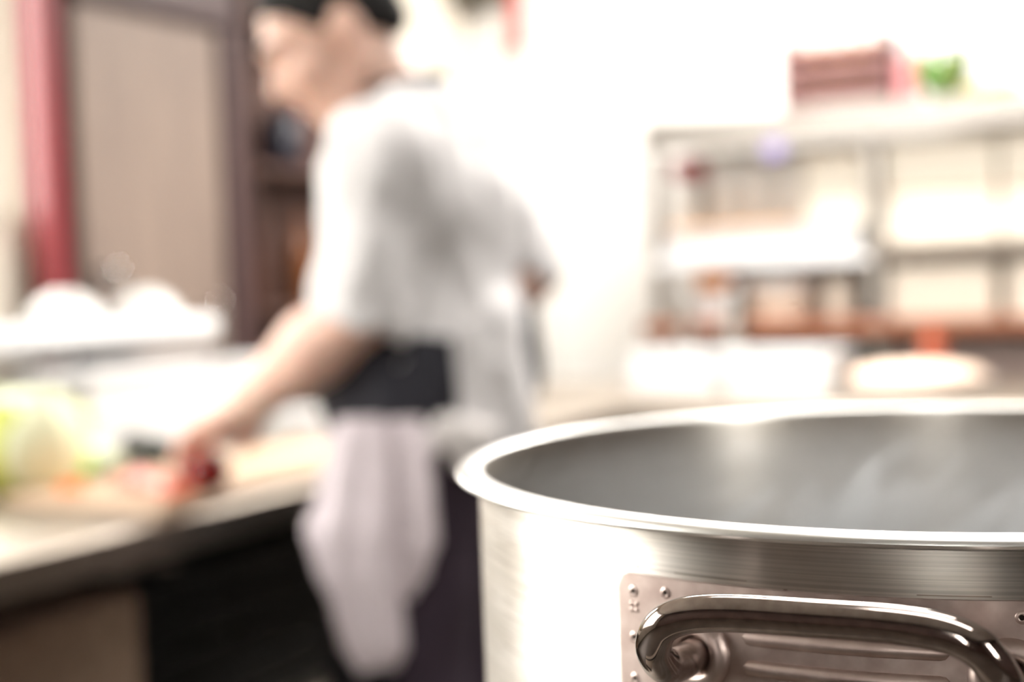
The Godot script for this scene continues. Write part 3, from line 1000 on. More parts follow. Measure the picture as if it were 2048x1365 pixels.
	put("body", lathe_mesh([Vector2(0, 0), Vector2(0.036, 0), Vector2(0.04, 0.006), Vector2(0.04, 0.15), Vector2(0.03, 0.17), Vector2(0, 0.17)], 28), M.ceramic, ball)
	put("lid", lathe_mesh([Vector2(0, 0.17), Vector2(0.036, 0.17), Vector2(0.062, 0.180), Vector2(0.066, 0.212), Vector2(0.052, 0.242), Vector2(0, 0.256)], 28), M.red_plastic, ball)
	mat("lilac", Color(0.62, 0.58, 0.78), 0.5)
	single("lilac_tag", box_mesh(Vector3(0.06, 0.05, 0.004), 0.001), M.lilac, "small lilac label hanging on the front of the top shelf", "label", Vector3(-1.395, 1.58, -4.578))
	# --- between middle shelf and worktop
	var wy := 1.012
	tub("round_corner_tub", "small white tub at the left end of the brown worktop", Vector3(-1.655, wy, -4.72), Vector3(0.11, 0.11, 0.16), null, "tubs on the brown worktop")
	mat("honey", Color(0.86, 0.54, 0.14), 0.4)
	var hb := thing("orange_packet", "orange-brown packet standing on the small white tub", "packet", Vector3(-1.652, wy + 0.1105, -4.71))
	put("body", box_mesh(Vector3(0.105, 0.072, 0.12), 0.008, Vector3(0, 0.036, 0)), M.honey, hb)
	put("seal", box_mesh(Vector3(0.10, 0.01, 0.02), 0.002, Vector3(0, 0.0775, 0)), M.honey, hb)
	var tr := thing("steel_dish", "shallow steel dish with a white cover on the brown worktop", "dish", Vector3(-1.43, wy, -4.74))
	put("dish", lathe_mesh([Vector2(0, 0), Vector2(0.09, 0), Vector2(0.105, 0.02), Vector2(0.115, 0.105), Vector2(0.12, 0.11), Vector2(0.0, 0.11)], 40), M.cream_paint, tr)
	put("cover", lathe_mesh([Vector2(0, 0.111), Vector2(0.122, 0.111), Vector2(0.122, 0.12), Vector2(0.10, 0.14), Vector2(0.02, 0.15), Vector2(0.02, 0.16), Vector2(0, 0.162)], 40), M.white_plastic, tr)
	var pl := thing("sauce_bottle", "cream plastic bottle on the brown worktop left of the rack post", "bottle", Vector3(-1.23, wy, -4.72))
	put("body", lathe_mesh([Vector2(0, 0), Vector2(0.04, 0), Vector2(0.043, 0.005), Vector2(0.043, 0.1), Vector2(0.02, 0.125), Vector2(0, 0.125)], 28), M.cream_paint, pl)
	put("nozzle", lathe_mesh([Vector2(0, 0.125), Vector2(0.018, 0.125), Vector2(0.016, 0.14), Vector2(0.005, 0.165), Vector2(0, 0.166)], 20), M.white_plastic, pl)
	tub("cream_tub", "wide cream tub on the brown worktop right of the rack post", Vector3(-0.885, wy, -4.78), Vector3(0.34, 0.165, 0.26), M.cream_paint, "tubs on the brown worktop")
	tub("cream_tub", "wide cream tub on the brown worktop at the right end", Vector3(-0.52, wy, -4.78), Vector3(0.34, 0.165, 0.26), M.cream_paint, "tubs on the brown worktop")
	# --- right bay, on the middle shelf
	mat("tan_tape", Color(0.74, 0.62, 0.50), 0.5)
	for i in 6:
		var x: float = -0.885 + 0.365 * (i % 3)
		var tier := i / 3
		var lab: String = ["lower cream carton beside the rack post on the middle shelf", "lower cream carton in the middle of the right shelf bay", "lower cream carton at the far right of the middle shelf", "upper cream carton beside the rack post on the middle shelf", "upper cream carton in the middle of the right shelf bay", "upper cream carton at the far right of the middle shelf"][i]
		var ct := thing("cream_carton", lab, "carton", Vector3(x, 1.255 + 0.164 * tier, -4.80), 0.0, "cream cartons on the middle shelf")
		put("body", box_mesh(Vector3(0.352, 0.155, 0.28), 0.006, Vector3(0, 0.0775, 0)), M.cream_paint, ct)
		put("lid", box_mesh(Vector3(0.358, 0.008, 0.286), 0.002, Vector3(0, 0.1595, 0)), M.tan_tape, ct)
	var sc := thing("cream_carton", "narrow cream carton beside the white canisters", "carton", Vector3(-1.225, 1.3205, -4.79), 0.0, "cream cartons on the middle shelf")
	put("body", box_mesh(Vector3(0.20, 0.23, 0.24), 0.006, Vector3(0, 0.115, 0)), M.cream_paint, sc)
	put("lid", box_mesh(Vector3(0.206, 0.01, 0.246), 0.002, Vector3(0, 0.2355, 0)), M.tan_tape, sc)
	# --- on walls
	mat("paper", Color(0.93, 0.92, 0.90), 0.8)
	mat("pale_orange", Color(0.90, 0.70, 0.52), 0.8)
	for i in 2:
		var q: Vector3 = [Vector3(-2.33, 1.95, -5.146), Vector3(-2.20, 1.58, -5.146)][i]
		var pp := thing("paper_notice", ["paper notice with an orange bar high on the white wall", "paper notice with a lilac bar lower on the white wall"][i], "notice", q, 0.0, "notices on the white wall")
		put("sheet", box_mesh(Vector3(0.17, 0.24, 0.003), 0.0005, Vector3(0, 0, 0.0015)), M.paper, pp)
		put("bar", box_mesh(Vector3(0.04, 0.20, 0.002), 0.0005, Vector3(0.05, 0, 0.0042)), M.pale_orange if i == 0 else M.lilac, pp)
	mat("grey_green", Color(0.24, 0.25, 0.22), 0.5)
	var wb := thing("wall_box", "dark grey-green metal box high on the white pier", "box", Vector3(-2.66, 2.27, -4.94))
	put("body", box_mesh(Vector3(0.26, 0.20, 0.12), 0.01, Vector3(0, 0.10, 0.065)), M.grey_green, wb)
	put("vent", box_mesh(Vector3(0.18, 0.02, 0.004), 0.001, Vector3(0, 0.12, 0.127)), M.dark_frame, wb)
	mat("faded_red", Color(0.80, 0.40, 0.38), 0.7)
	var rs := thing("red_strap", "pale red cloth strap hanging beside the grey wall box", "strap", Vector3(-2.50, 2.06, -4.94))
	var grid := []
	for r_ in 9:
		var line := []
		for c_ in 7:
			line.append(Vector3((c_ / 6.0 - 0.5) * (0.055 + 0.006 * sin(r_)), 0.25 - 0.031 * r_, 0.02 + 0.008 * sin(c_ * 1.4 + r_ * 0.3)))
		grid.append(line)
	put("cloth", sheet(grid, 0.006), M.faded_red, rs)
	put("hook", tube_mesh([Vector3(0, 0.25, -0.008), Vector3(0, 0.26, 0.015), Vector3(0, 0.245, 0.03)], 0.004, 5, 8), M.chrome, rs)

func lettuce(at: Vector3) -> void:
	mat("lettuce_green", Color(0.36, 0.50, 0.24), 0.55)
	mat("lettuce_pale", Color(0.60, 0.68, 0.42), 0.55)
	var o := thing("lettuce", "green leafy lettuce on the top shelf beside the pink packet", "lettuce", at)
	put("heart", skin_mesh([ell(Vector3(0, 0.05, 0), Vector3(0.05, 0.05, 0.05))], 0.01, 0.006, Vector3(30, 30, 30)), M.lettuce_pale, o)
	for i in 7:
		var turn := TAU * i / 7
		var grid := []
		for r in 8:
			var v := r / 7.0
			var line := []
			for c in 9:
				var u := c / 8.0 * 2 - 1
				var az := turn + u * 0.6 * (0.4 + v)
				var rr := 0.03 + 0.05 * sin(v * 1.9) + 0.007 * sin(u * 11 + i * 2) * v
				line.append(Vector3(sin(az) * rr, 0.004 + v * (0.12 + 0.02 * (i % 3)) + 0.006 * cos(u * 9) * v, cos(az) * rr))
			grid.append(line)
		put("leaf", sheet(grid, 0.002), M.lettuce_green if i % 2 == 0 else M.lettuce_pale, o)

# ------------------------------------------------------------------ steel counter between the chef and the rack
func island() -> void:
	var y := TABLE_TOP
	var o := thing("steel_counter", "stainless steel counter standing in front of the shelving rack", "counter", Vector3(-1.05, 0, -3.72))
	put("counter_top", span_mesh(Vector3(-0.97, y - 0.04, -0.36), Vector3(1.3, y, 0.36), 0.005), M.table_steel, o)
	put("body", span_mesh(Vector3(-0.93, 0.12, -0.33), Vector3(1.26, y - 0.041, 0.33), 0.005), M.table_steel, o)
	for i in 4:
		var x := -0.93 + 0.5475 * i
		var d := put("door", span_mesh(Vector3(x + 0.01, 0.14, 0.331), Vector3(x + 0.5375, y - 0.06, 0.345), 0.003), M.table_steel, o)
		put("handle", span_mesh(Vector3(x + 0.46, 0.66, 0.346), Vector3(x + 0.48, 0.76, 0.365), 0.003), M.chrome, d)
	for sx in [-0.88, 1.21]:
		for sz in [-0.28, 0.28]:
			put("foot", box_mesh(Vector3(0.05, 0.119, 0.05), 0.004, Vector3(sx, 0.0595, sz)), M.shelf_steel, o)
	tub("white_basin", "white plastic basin on the steel counter below the steel bottles", Vector3(-1.455, y, -3.87), Vector3(0.27, 0.105, 0.26), null, "white basins on the counter")
	tub("white_basin", "white plastic basin on the steel counter nearest the rack post", Vector3(-1.155, y, -3.87), Vector3(0.31, 0.105, 0.26), null, "white basins on the counter")
	for i in 2:
		var q: Vector3 = [Vector3(-1.53, y, -4.068), Vector3(-1.37, y, -4.046)][i]
		var r: float = [0.02, 0.03][i]
		var b := thing("steel_bottle", ["slim steel bottle behind the white basins, the thinner one", "steel bottle behind the white basins, the thicker one"][i], "bottle", q, 0.0, "steel bottles behind the basins")
		put("body", lathe_mesh([Vector2(0, 0), Vector2(r, 0), Vector2(r * 1.06, 0.006), Vector2(r * 1.06, 0.2), Vector2(r * 0.6, 0.235), Vector2(r * 0.55, 0.265), Vector2(0, 0.265)], 28), M.shelf_steel, b)
		put("cap", lathe_mesh([Vector2(0, 0.266), Vector2(r * 0.62, 0.266), Vector2(r * 0.62, 0.285), Vector2(0, 0.288)], 24), M.white_plastic, b)
	mat("dough", Color(0.92, 0.82, 0.74), 0.7)
	var d2 := thing("dough_bowl", "wide low bowl of pale dough on the steel counter right of the basins", "bowl", Vector3(-0.79, y, -3.82))
	put("bowl", lathe_mesh([Vector2(0, 0), Vector2(0.11, 0), Vector2(0.15, 0.012), Vector2(0.185, 0.03), Vector2(0.19, 0.032), Vector2(0.0, 0.03)], 48), M.ceramic, d2)
	put("dough", lathe_mesh([Vector2(0.176, 0.031), Vector2(0.172, 0.042), Vector2(0.15, 0.056), Vector2(0.10, 0.066), Vector2(0.04, 0.07), Vector2(0, 0.07)], 48), M.dough, d2)
	mat("terracotta", Color(0.58, 0.28, 0.18), 0.7)
	var tb := thing("terracotta_bottle", "reddish-brown terracotta bottle behind the bowl of dough", "bottle", Vector3(-0.79, y, -4.042))
	put("body", lathe_mesh([Vector2(0, 0), Vector2(0.03, 0), Vector2(0.034, 0.006), Vector2(0.034, 0.11), Vector2(0.02, 0.14), Vector2(0.016, 0.165), Vector2(0, 0.165)], 28), M.terracotta, tb)
	put("stopper", lathe_mesh([Vector2(0, 0.166), Vector2(0.012, 0.166), Vector2(0.014, 0.18), Vector2(0, 0.182)], 20), M.terracotta, tb)
	mat("tan_clay", Color(0.70, 0.55, 0.36), 0.6)
	var sb := [Vector2(0.0, 0.006), Vector2(0.035, 0.008), Vector2(0.056, 0.04), Vector2(0.06, 0.06), Vector2(0.063, 0.06), Vector2(0.06, 0.036), Vector2(0.04, 0.004), Vector2(0.03, 0.0), Vector2(0.0, 0.0)]
	sb.reverse()
	single("clay_bowl", lathe_mesh(sb, 32), M.tan_clay, "small tan clay bowl on the counter beside the chef's elbow", "bowl", Vector3(-1.92, y, -3.60))

# ------------------------------------------------------------------ low stove under the stock pot
func stove() -> void:
	var top := POT_AT.y - 0.393
	var o := thing("stock_pot_stove", "low steel stove that carries the big stock pot", "stove", Vector3(POT_AT.x, 0, POT_AT.z))
	put("body", span_mesh(Vector3(-0.30, 0.10, -0.30), Vector3(0.30, top - 0.06, 0.30), 0.008), M.table_steel, o)
	for sx in [-0.26, 0.26]:
		for sz in [-0.26, 0.26]:
			put("foot", box_mesh(Vector3(0.05, 0.099, 0.05), 0.004, Vector3(sx, 0.0495, sz)), M.shelf_steel, o)
	mat("cast_iron", Color(0.06, 0.055, 0.05), 0.6, 0.6)
	for i in 5:
		var q := -0.24 + 0.12 * i
		put("grate_bar", span_mesh(Vector3(-0.28, top - 0.059, q - 0.01), Vector3(0.28, top - 0.0005, q + 0.01), 0.004), M.cast_iron, o)
	for i in 2:
		put("knob", lathe_mesh([Vector2(0, 0.03), Vector2(0.018, 0.03), Vector2(0.024, 0.0), Vector2(0, 0.0)].map(func(v): return v), 24, Basis(Vector3.RIGHT, PI / 2)), M.black_plastic, o, Vector3(-0.1 + 0.2 * i, 0.5, 0.301))

# ------------------------------------------------------------------ the pot
func stock_pot() -> void:
	var o := thing("stock_pot", "large brushed stainless steel stock pot with a bent bar handle", "pot", POT_AT, deg_to_rad(2.6))
	var body := [Vector2(0.0, -0.392), Vector2(0.200, -0.392), Vector2(0.2115, -0.387), Vector2(0.2162, -0.375)]
	for i in 13:
		body.append(Vector2(0.2165, -0.36 + i * 0.0293))
	body.append_array([Vector2(0.2165, -0.0062)])
	var st := start()
	lathe(st, body, Vector3.ZERO, 160)
	# inside
	lathe(st, [Vector2(0.2145, -0.003), Vector2(0.2145, -0.05), Vector2(0.2145, -0.2), Vector2(0.2145, -0.37), Vector2(0.208, -0.385), Vector2(0.0, -0.388)], Vector3.ZERO, 160)
	put("body", mesh_of(st), M.pot_steel, o)
	put("rim", lathe_mesh([Vector2(0.2165, -0.0061), Vector2(0.2185, -0.0042), Vector2(0.2255, -0.0042), Vector2(0.2266, -0.0037), Vector2(0.2271, -0.0027), Vector2(0.2268, -0.0015), Vector2(0.2258, -0.0006), Vector2(0.2235, -0.0001), Vector2(0.2180, 0.0), Vector2(0.2160, -0.0002), Vector2(0.2148, -0.0012), Vector2(0.2145, -0.0031)], 160), M.rim_steel, o)
	put("broth", lathe_mesh([Vector2(0.2143, -0.13), Vector2(0.10, -0.129), Vector2(0.0, -0.129)], 96), M.soup, o)
	for side in [1.0, -1.0]:
		var w := Node3D.new()
		w.name = "handle_assembly"
		o.add_child(w, true)
		if side < 0.0: w.rotation.y = PI
		pot_handle(w)

func on_pot(a: float, y: float, r: float) -> Vector3:
	return Vector3(sin(deg_to_rad(a)) * r, y, cos(deg_to_rad(a)) * r)

func pot_handle(o: Node3D) -> void:
	# curved backing plate with rounded corners
	var st := start()
	var n := 72
	var m := 10
	var half := 23.2
	var y1 := -0.0222
	var y0 := -0.088
	var rc := 1.5
	var ro := 0.2180
	var cols := []
	for i in n + 1:
		var t := float(i) / n
		var a := -half + 2 * half * t
		var e := minf(a + half, half - a)
		var inset := 0.0
		if e < rc: inset = (rc - sqrt(maxf(rc * rc - (rc - e) * (rc - e), 0.0))) * deg_to_rad(1.0) * ro
		cols.append([a, y1 - inset, y0 + inset])
	for i in n:
		for j in m:
			var p := []
			var nn := []
			var uv := []
			for k in [[i, j], [i + 1, j], [i + 1, j + 1], [i, j + 1]]:
				var c: Array = cols[k[0]]
				var y := lerpf(c[1], c[2], float(k[1]) / m)
				p.append(on_pot(c[0], y, ro))
				nn.append(on_pot(c[0], 0, 1.0))
				uv.append(Vector2(c[0] * 0.0038, y))
			smooth_quad(st, p, nn, uv)
		var c0: Array = cols[i]
		var c1: Array = cols[i + 1]
		quad(st, on_pot(c0[0], c0[1], ro), on_pot(c1[0], c1[1], ro), on_pot(c1[0], c1[1], 0.2164), on_pot(c0[0], c0[1], 0.2164), Vector3.UP)
		quad(st, on_pot(c0[0], c0[2], ro), on_pot(c1[0], c1[2], ro), on_pot(c1[0], c1[2], 0.2164), on_pot(c0[0], c0[2], 0.2164), Vector3.DOWN)
	for e in [0, n]:
		var c: Array = cols[e]
		quad(st, on_pot(c[0], c[1], ro), on_pot(c[0], c[2], ro), on_pot(c[0], c[2], 0.2164), on_pot(c[0], c[1], 0.2164), Vector3(-1 if e == 0 else 1, 0, 0))
	put("handle_plate", mesh_of(st), M.plate_steel, o)
	# pressed ridges across the plate
	for y in [-0.0395, -0.0500, -0.0605, -0.0710]:
		var pts := PackedVector3Array()
		var rad := []
		for i in 41:
			var a := -9.2 + 18.4 * i / 40.0
			pts.append(on_pot(a, y, ro - 0.0002))
			var e := minf(i, 40 - i)
			rad.append(0.0028 * sqrt(clampf(1.0 - pow(1.0 - minf(e / 2.0, 1.0), 2.0), 0.02, 1.0)))
		var s2 := start()
		tube(s2, pts, rad, 14)
		put("pressed_ridge", mesh_of(s2), M.plate_steel, o)
	# bent tube
	var path := [Vector3(-0.0520, -0.0470, 0.2100), Vector3(-0.0535, -0.0470, 0.2280), Vector3(-0.0545, -0.0440, 0.2420), Vector3(-0.0540, -0.0350, 0.2530), Vector3(-0.0490, -0.0265, 0.2580), Vector3(-0.0400, -0.0222, 0.2590), Vector3(-0.0250, -0.0205, 0.2590), Vector3(0.0, -0.0203, 0.2590)]
	var full := path.duplicate()
	for i in range(path.size() - 2, -1, -1):
		full.append(path[i] * Vector3(-1, 1, 1))
	var s3 := start()
	tube(s3, curve(full, 8), 0.0060, 28)
	put("handle", mesh_of(s3), M.handle_steel, o)
	for sgn in [-1.0, 1.0]:
		var dir := on_pot(sgn * 13.9, 0, 1.0)
		var turn := Basis(Quaternion(Vector3.UP, dir))
		var s4 := start()
		lathe(s4, [Vector2(0.0132, 0.0), Vector2(0.0128, 0.002), Vector2(0.0112, 0.0042), Vector2(0.0092, 0.0050), Vector2(0.0078, 0.0046), Vector2(0.0062, 0.0026), Vector2(0.0058, 0.001)], on_pot(sgn * 13.9, -0.0472, ro - 0.0003), 36, turn)
		put("boss", mesh_of(s4), M.plate_steel, o)
	# spot welds: small pressed pits with a raised ring
	for k in [[-21.2, -0.0287], [-21.25, -0.0458], [-21.3, -0.0612], [-17.3, -0.0275], [15.0, -0.0275], [21.2, -0.0287], [21.2, -0.0458], [21.2, -0.0612], [-21.2, -0.078], [21.2, -0.078]]:
		var turn := Basis(Quaternion(Vector3.UP, on_pot(k[0], 0, 1.0)))
		var s5 := start()
		lathe(s5, [Vector2(0.0022, 0.0), Vector2(0.0018, 0.0004), Vector2(0.0013, 0.0005), Vector2(0.0009, 0.0001), Vector2(0.0, -0.0001)], on_pot(k[0], k[1], ro), 16, turn)
		put("spot_weld", mesh_of(s5), M.plate_steel, o)
		var s6 := start()
		lathe(s6, [Vector2(0.0009, 0.0002), Vector2(0.0, 0.0002)], on_pot(k[0], k[1], ro), 12, turn)
		put("weld_pit", mesh_of(s6), M.dimple_dark, o)
	# a small stamped mark: a ring of four beads round a cross
	for i in 4:
		var a := TAU * i / 4 + PI / 4
		var s7 := start()
		lathe(s7, [Vector2(0.0011, 0.0), Vector2(0.0008, 0.0005), Vector2(0.0, 0.0007)], on_pot(-21.2 + cos(a) * 0.42, -0.0345 + sin(a) * 0.0016, ro - 0.0001), 12, Basis(Quaternion(Vector3.UP, on_pot(-21.2, 0, 1.0))))
		put("stamped_mark", mesh_of(s7), M.plate_steel, o)

func steam() -> void:
	var r := RandomNumberGenerator.new()
	r.seed = 3
	var o := Node3D.new()
	o.name = "steam"
	add_child(o)
	tag(o, "thin white steam rising inside the stock pot", "steam", "", "stuff")
	o.position = POT_AT
	var thin := FogMaterial.new()
	thin.albedo = Color(1, 1, 1)
	thin.density = 1.8
	var dense := FogMaterial.new()
	dense.albedo = Color(1, 1, 1)
	dense.density = 13.0
	for i in 20:
		var v := FogVolume.new()
		v.name = "wisp"
		v.shape = RenderingServer.FOG_VOLUME_SHAPE_ELLIPSOID
		if i == 0:
			v.shape = RenderingServer.FOG_VOLUME_SHAPE_CYLINDER
			v.size = Vector3(0.428, 0.122, 0.428)
			v.material = thin
			o.add_child(v, true)
			v.position = Vector3(0, -0.0665, 0)
			continue
		var a := r.randf() * TAU
		var d := r.randf_range(0.03, 0.13)
		v.size = Vector3(r.randf_range(0.012, 0.03), r.randf_range(0.09, 0.14), r.randf_range(0.02, 0.05))
		v.material = dense
		o.add_child(v, true)
		v.position = Vector3(sin(a) * d * 1.2, -0.062 + r.randf_range(-0.01, 0.01), -0.02 - absf(cos(a)) * d)
		v.rotation = Vector3(r.randf_range(-0.5, 0.5), 0, r.randf_range(-1.0, -0.3))

# ------------------------------------------------------------------ the chef
func hand(bones: Array, wrist: Vector3, dir: Vector3, down: Vector3, thumb_side: Vector3, curl: Array, spread := 1.0) -> void:
	# palm from the wrist along dir; the palm looks along down; fingers bend towards down
	dir = dir.normalized()
	down = (down - dir * down.dot(dir)).normalized()
	var side := (thumb_side - dir * thumb_side.dot(dir) - down * thumb_side.dot(down)).normalized()
	var offs := [0.037, 0.0125, -0.0125, -0.035]
	var reach := [0.103, 0.107, 0.101, 0.090]
	var lens := [[0.047, 0.029, 0.023], [0.051, 0.032, 0.025], [0.047, 0.030, 0.023], [0.037, 0.023, 0.021]]
	for i in 4:
		var root: Vector3 = wrist + side * offs[i] * 0.55
		var kn: Vector3 = wrist + dir * reach[i] + side * offs[i]
		bones.append(cap(root, kn, 0.017, 0.0142, 0.012))
		var d: Vector3 = (dir + side * offs[i] * 2.0 * spread).normalized()
		var p := kn
		var r := 0.0108 if i < 3 else 0.0096
		for j in 3:
			var ang: float = curl[j]
			var axis: Vector3 = d.cross(down).normalized()
			d = d.rotated(axis, ang)
			var q: Vector3 = p + d * lens[i][j]
			bones.append(cap(p, q, r, r * 0.92, 0.004))
			p = q
			r *= 0.92
	bones.append(ell(wrist + dir * 0.056 + down * 0.006, Vector3(0.037, 0.037, 0.037), Basis.IDENTITY, 0.02))
	var tb := wrist + dir * 0.022 + side * 0.026 + down * 0.006
	var t1 := tb + (dir * 0.6 + side * 0.7 + down * 0.35).normalized() * 0.040
	var t2 := t1 + (dir * 0.85 + side * 0.3 + down * 0.45).normalized() * 0.032
	var t3 := t2 + (dir * 0.9 - side * 0.1 + down * 0.45).normalized() * 0.026
	bones.append(cap(wrist + dir * 0.01 + side * 0.012, tb, 0.016, 0.015, 0.012))
	bones.append(cap(tb, t1, 0.0145, 0.0118, 0.006))
	bones.append(cap(t1, t2, 0.0115, 0.0105, 0.004))
	bones.append(cap(t2, t3, 0.0105, 0.0088, 0.004))

func chef() -> void:
	var o := thing("person", "chef in a white jacket and dark striped apron bending over the table", "person", Vector3(-1.19, 0, -1.99))
	var base := Vector3(-1.19, 0, -1.99)
	var w := Node3D.new()
	# joints in the room
	var pel := Vector3(-1.185, 0.93, -1.995)
	var waist := Vector3(-1.19, 1.08, -1.995)
	var chest := Vector3(-1.195, 1.30, -1.98)
	var neck := Vector3(-1.225, 1.465, -1.965)
	var lsh := Vector3(-1.165, 1.368, -1.808)
	var lel := Vector3(-1.180, 1.135, -1.755)
	var lwr := Vector3(-1.385, 1.000, -1.755)
	var rsh := Vector3(-1.200, 1.430, -2.150)
	var rel := Vector3(-1.130, 1.190, -2.245)
	var rwr := Vector3(-1.295, 1.050, -2.215)
	var hc := Vector3(-1.296, 1.578, -1.888)
	# head frame: face looks forward and down, turned a little to the near end of the table
	var tilt := deg_to_rad(33.0)
	var yaw := Basis(Vector3.UP, deg_to_rad(43.0))
	var hf := yaw * Vector3(-cos(tilt), -sin(tilt), 0)
	var hu := yaw * Vector3(-sin(tilt), cos(tilt), 0)
	var hs := yaw * Vector3(0, 0, 1)
	var H := func(f: float, u: float, s: float) -> Vector3: return hc + (hf * f + hu * u + hs * s) * 1.07
	var HB := Basis(hf, hu, hs) * Basis.from_scale(Vector3.ONE * 1.07)
	var flat := Vector3(1.45, 1, 0.95)
	var st := start()
	# trunk, neck and limbs
	skin(st, [
		cap(pel, waist, 0.135, 0.125, 0.05, flat), cap(waist, chest, 0.125, 0.150, 0.05, flat), cap(chest, chest + Vector3(-0.01, 0.06, 0), 0.15, 0.13, 0.05, flat),
		cap(lsh, rsh, 0.05, 0.05, 0.05), cap(neck - Vector3(-0.01, 0.06, 0), neck, 0.07, 0.062, 0.04), cap(neck, H.call(-0.035, -0.05, 0.0), 0.058, 0.056, 0.02),
		cap(lsh, lel, 0.05, 0.042, 0.03), cap(lel, lel.lerp(lwr, 0.35), 0.051, 0.055, 0.02), cap(lel.lerp(lwr, 0.35), lwr, 0.055, 0.037, 0.02),
		cap(rsh, rel, 0.05, 0.042, 0.03), cap(rel, rel.lerp(rwr, 0.35), 0.048, 0.050, 0.02), cap(rel.lerp(rwr, 0.35), rwr, 0.050, 0.033, 0.02),
		cap(Vector3(-1.185, 0.88, -1.905), Vector3(-1.19, 0.50, -1.895), 0.085, 0.058, 0.04), cap(Vector3(-1.185, 0.88, -2.085), Vector3(-1.19, 0.50, -2.095), 0.085, 0.058, 0.04),
		cap(Vector3(-1.19, 0.50, -1.895), Vector3(-1.16, 0.09, -1.885), 0.055, 0.04, 0.03), cap(Vector3(-1.19, 0.50, -2.095), Vector3(-1.16, 0.09, -2.105), 0.055, 0.04, 0.03)], 0.012)
	# head
	var hb := [
		ell(H.call(-0.018, 0.030, 0), Vector3(0.100, 0.092, 0.077), HB, 0.02), ell(H.call(0.028, -0.035, 0), Vector3(0.070, 0.088, 0.062), HB, 0.03),
		cap(H.call(0.060, -0.102, -0.012), H.call(0.060, -0.102, 0.012), 0.024, 0.024, 0.02),
		cap(H.call(-0.005, -0.055, 0.054), H.call(0.055, -0.100, 0.020), 0.020, 0.020, 0.02), cap(H.call(-0.005, -0.055, -0.054), H.call(0.055, -0.100, -0.020), 0.020, 0.020, 0.02),
		cap(H.call(0.088, 0.012, 0), H.call(0.112, -0.030, 0), 0.009, 0.013, 0.012), cap(H.call(0.098, -0.036, -0.010), H.call(0.098, -0.036, 0.010), 0.010, 0.010, 0.008),
		cap(H.call(0.078, 0.024, -0.045), H.call(0.086, 0.026, 0.0), 0.012, 0.013, 0.015), cap(H.call(0.078, 0.024, 0.045), H.call(0.086, 0.026, 0.0), 0.012, 0.013, 0.015),
		ell(H.call(0.064, -0.028, 0.036), Vector3(0.026, 0.024, 0.022), HB, 0.02), ell(H.call(0.064, -0.028, -0.036), Vector3(0.026, 0.024, 0.022), HB, 0.02),
		cap(H.call(0.086, -0.064, -0.017), H.call(0.086, -0.064, 0.017), 0.012, 0.012, 0.012),
		cap(H.call(-0.035, -0.05, 0.0), neck, 0.055, 0.057, 0.02)]
	for s in [-1.0, 1.0]:
		hb.append(ell(H.call(-0.012, -0.012, s * 0.080), Vector3(0.024, 0.033, 0.010), HB, 0.008))
		hb.append(cap(H.call(-0.022, 0.014, s * 0.086), H.call(-0.026, -0.012, s * 0.088), 0.006, 0.006, 0.006))
		hb.append(cap(H.call(-0.006, -0.040, s * 0.080), H.call(-0.004, -0.034, s * 0.080), 0.008, 0.008, 0.006))
		hb.append(ell(H.call(0.096, 0.003, s * 0.032), Vector3(0.016, 0.012, 0.017), HB, 0.01, true))
	for s in [-1.0, 1.0]:                                                        # lids, nearly closed, with a slit for the eye
		hb.append(ell(H.call(0.0765, 0.003, s * 0.031), Vector3(0.0145, 0.0130, 0.0150), HB, 0.004))
		hb.append(ell(H.call(0.0925, -0.004, s * 0.031), Vector3(0.0070, 0.0030, 0.0105), HB, 0.001, true))
	skin(st, hb, 0.004)
	# hands
	var lh := [cap(lel.lerp(lwr, 0.8), lwr, 0.041, 0.032, 0.01, Vector3.ONE)]
	hand(lh, lwr, Vector3(-0.114, -0.050, -0.012), Vector3(0.2, -1, 0), Vector3(0, 0, -1), [0.25, 0.6, 0.4])
	skin(st, lh, 0.0035)
	var rh := [cap(rel.lerp(rwr, 0.8), rwr, 0.037, 0.029, 0.01, Vector3.ONE)]
	hand(rh, rwr, Vector3(-0.05, -0.06, 0.08), Vector3(1, -0.1, 0.3), Vector3(0, 1, 0.3), [0.3, 0.4, 0.3])
	skin(st, rh, 0.004)
	var at := func(m: ArrayMesh, called: String, material: Material, parent: Node = null) -> MeshInstance3D:
		return put(called, m, material, o if parent == null else parent, -base if parent == null else Vector3.ZERO)
	var body: MeshInstance3D = at.call(mesh_of(st), "body", M.skin)
	# face
	for s in [-1.0, 1.0]:
		var e := start()
		skin(e, [ell(H.call(0.0765, 0.002, s * 0.031), Vector3(0.0125, 0.0112, 0.0125), HB, 0.002)], 0.002)
		at.call(mesh_of(e), "eye", M.eye_white)
		at.call(skin_mesh([ell(H.call(0.0875, -0.004, s * 0.031), Vector3(0.0022, 0.0045, 0.0050), HB, 0.001)], 0.001), "iris", M.iris)
		at.call(skin_mesh([cap(H.call(0.0985, 0.029, s * 0.014), H.call(0.0945, 0.033, s * 0.032), 0.0045, 0.005, 0.004), cap(H.call(0.0945, 0.033, s * 0.032), H.call(0.0835, 0.029, s * 0.050), 0.005, 0.0035, 0.004)], 0.002), "eyebrow", M.hair)
	at.call(skin_mesh([cap(H.call(0.0955, -0.0605, -0.013), H.call(0.0965, -0.0600, 0.013), 0.0045, 0.0045, 0.004), cap(H.call(0.095, -0.0685, -0.012), H.call(0.0955, -0.0690, 0.012), 0.0052, 0.0052, 0.004)], 0.002), "lips", M.lip)
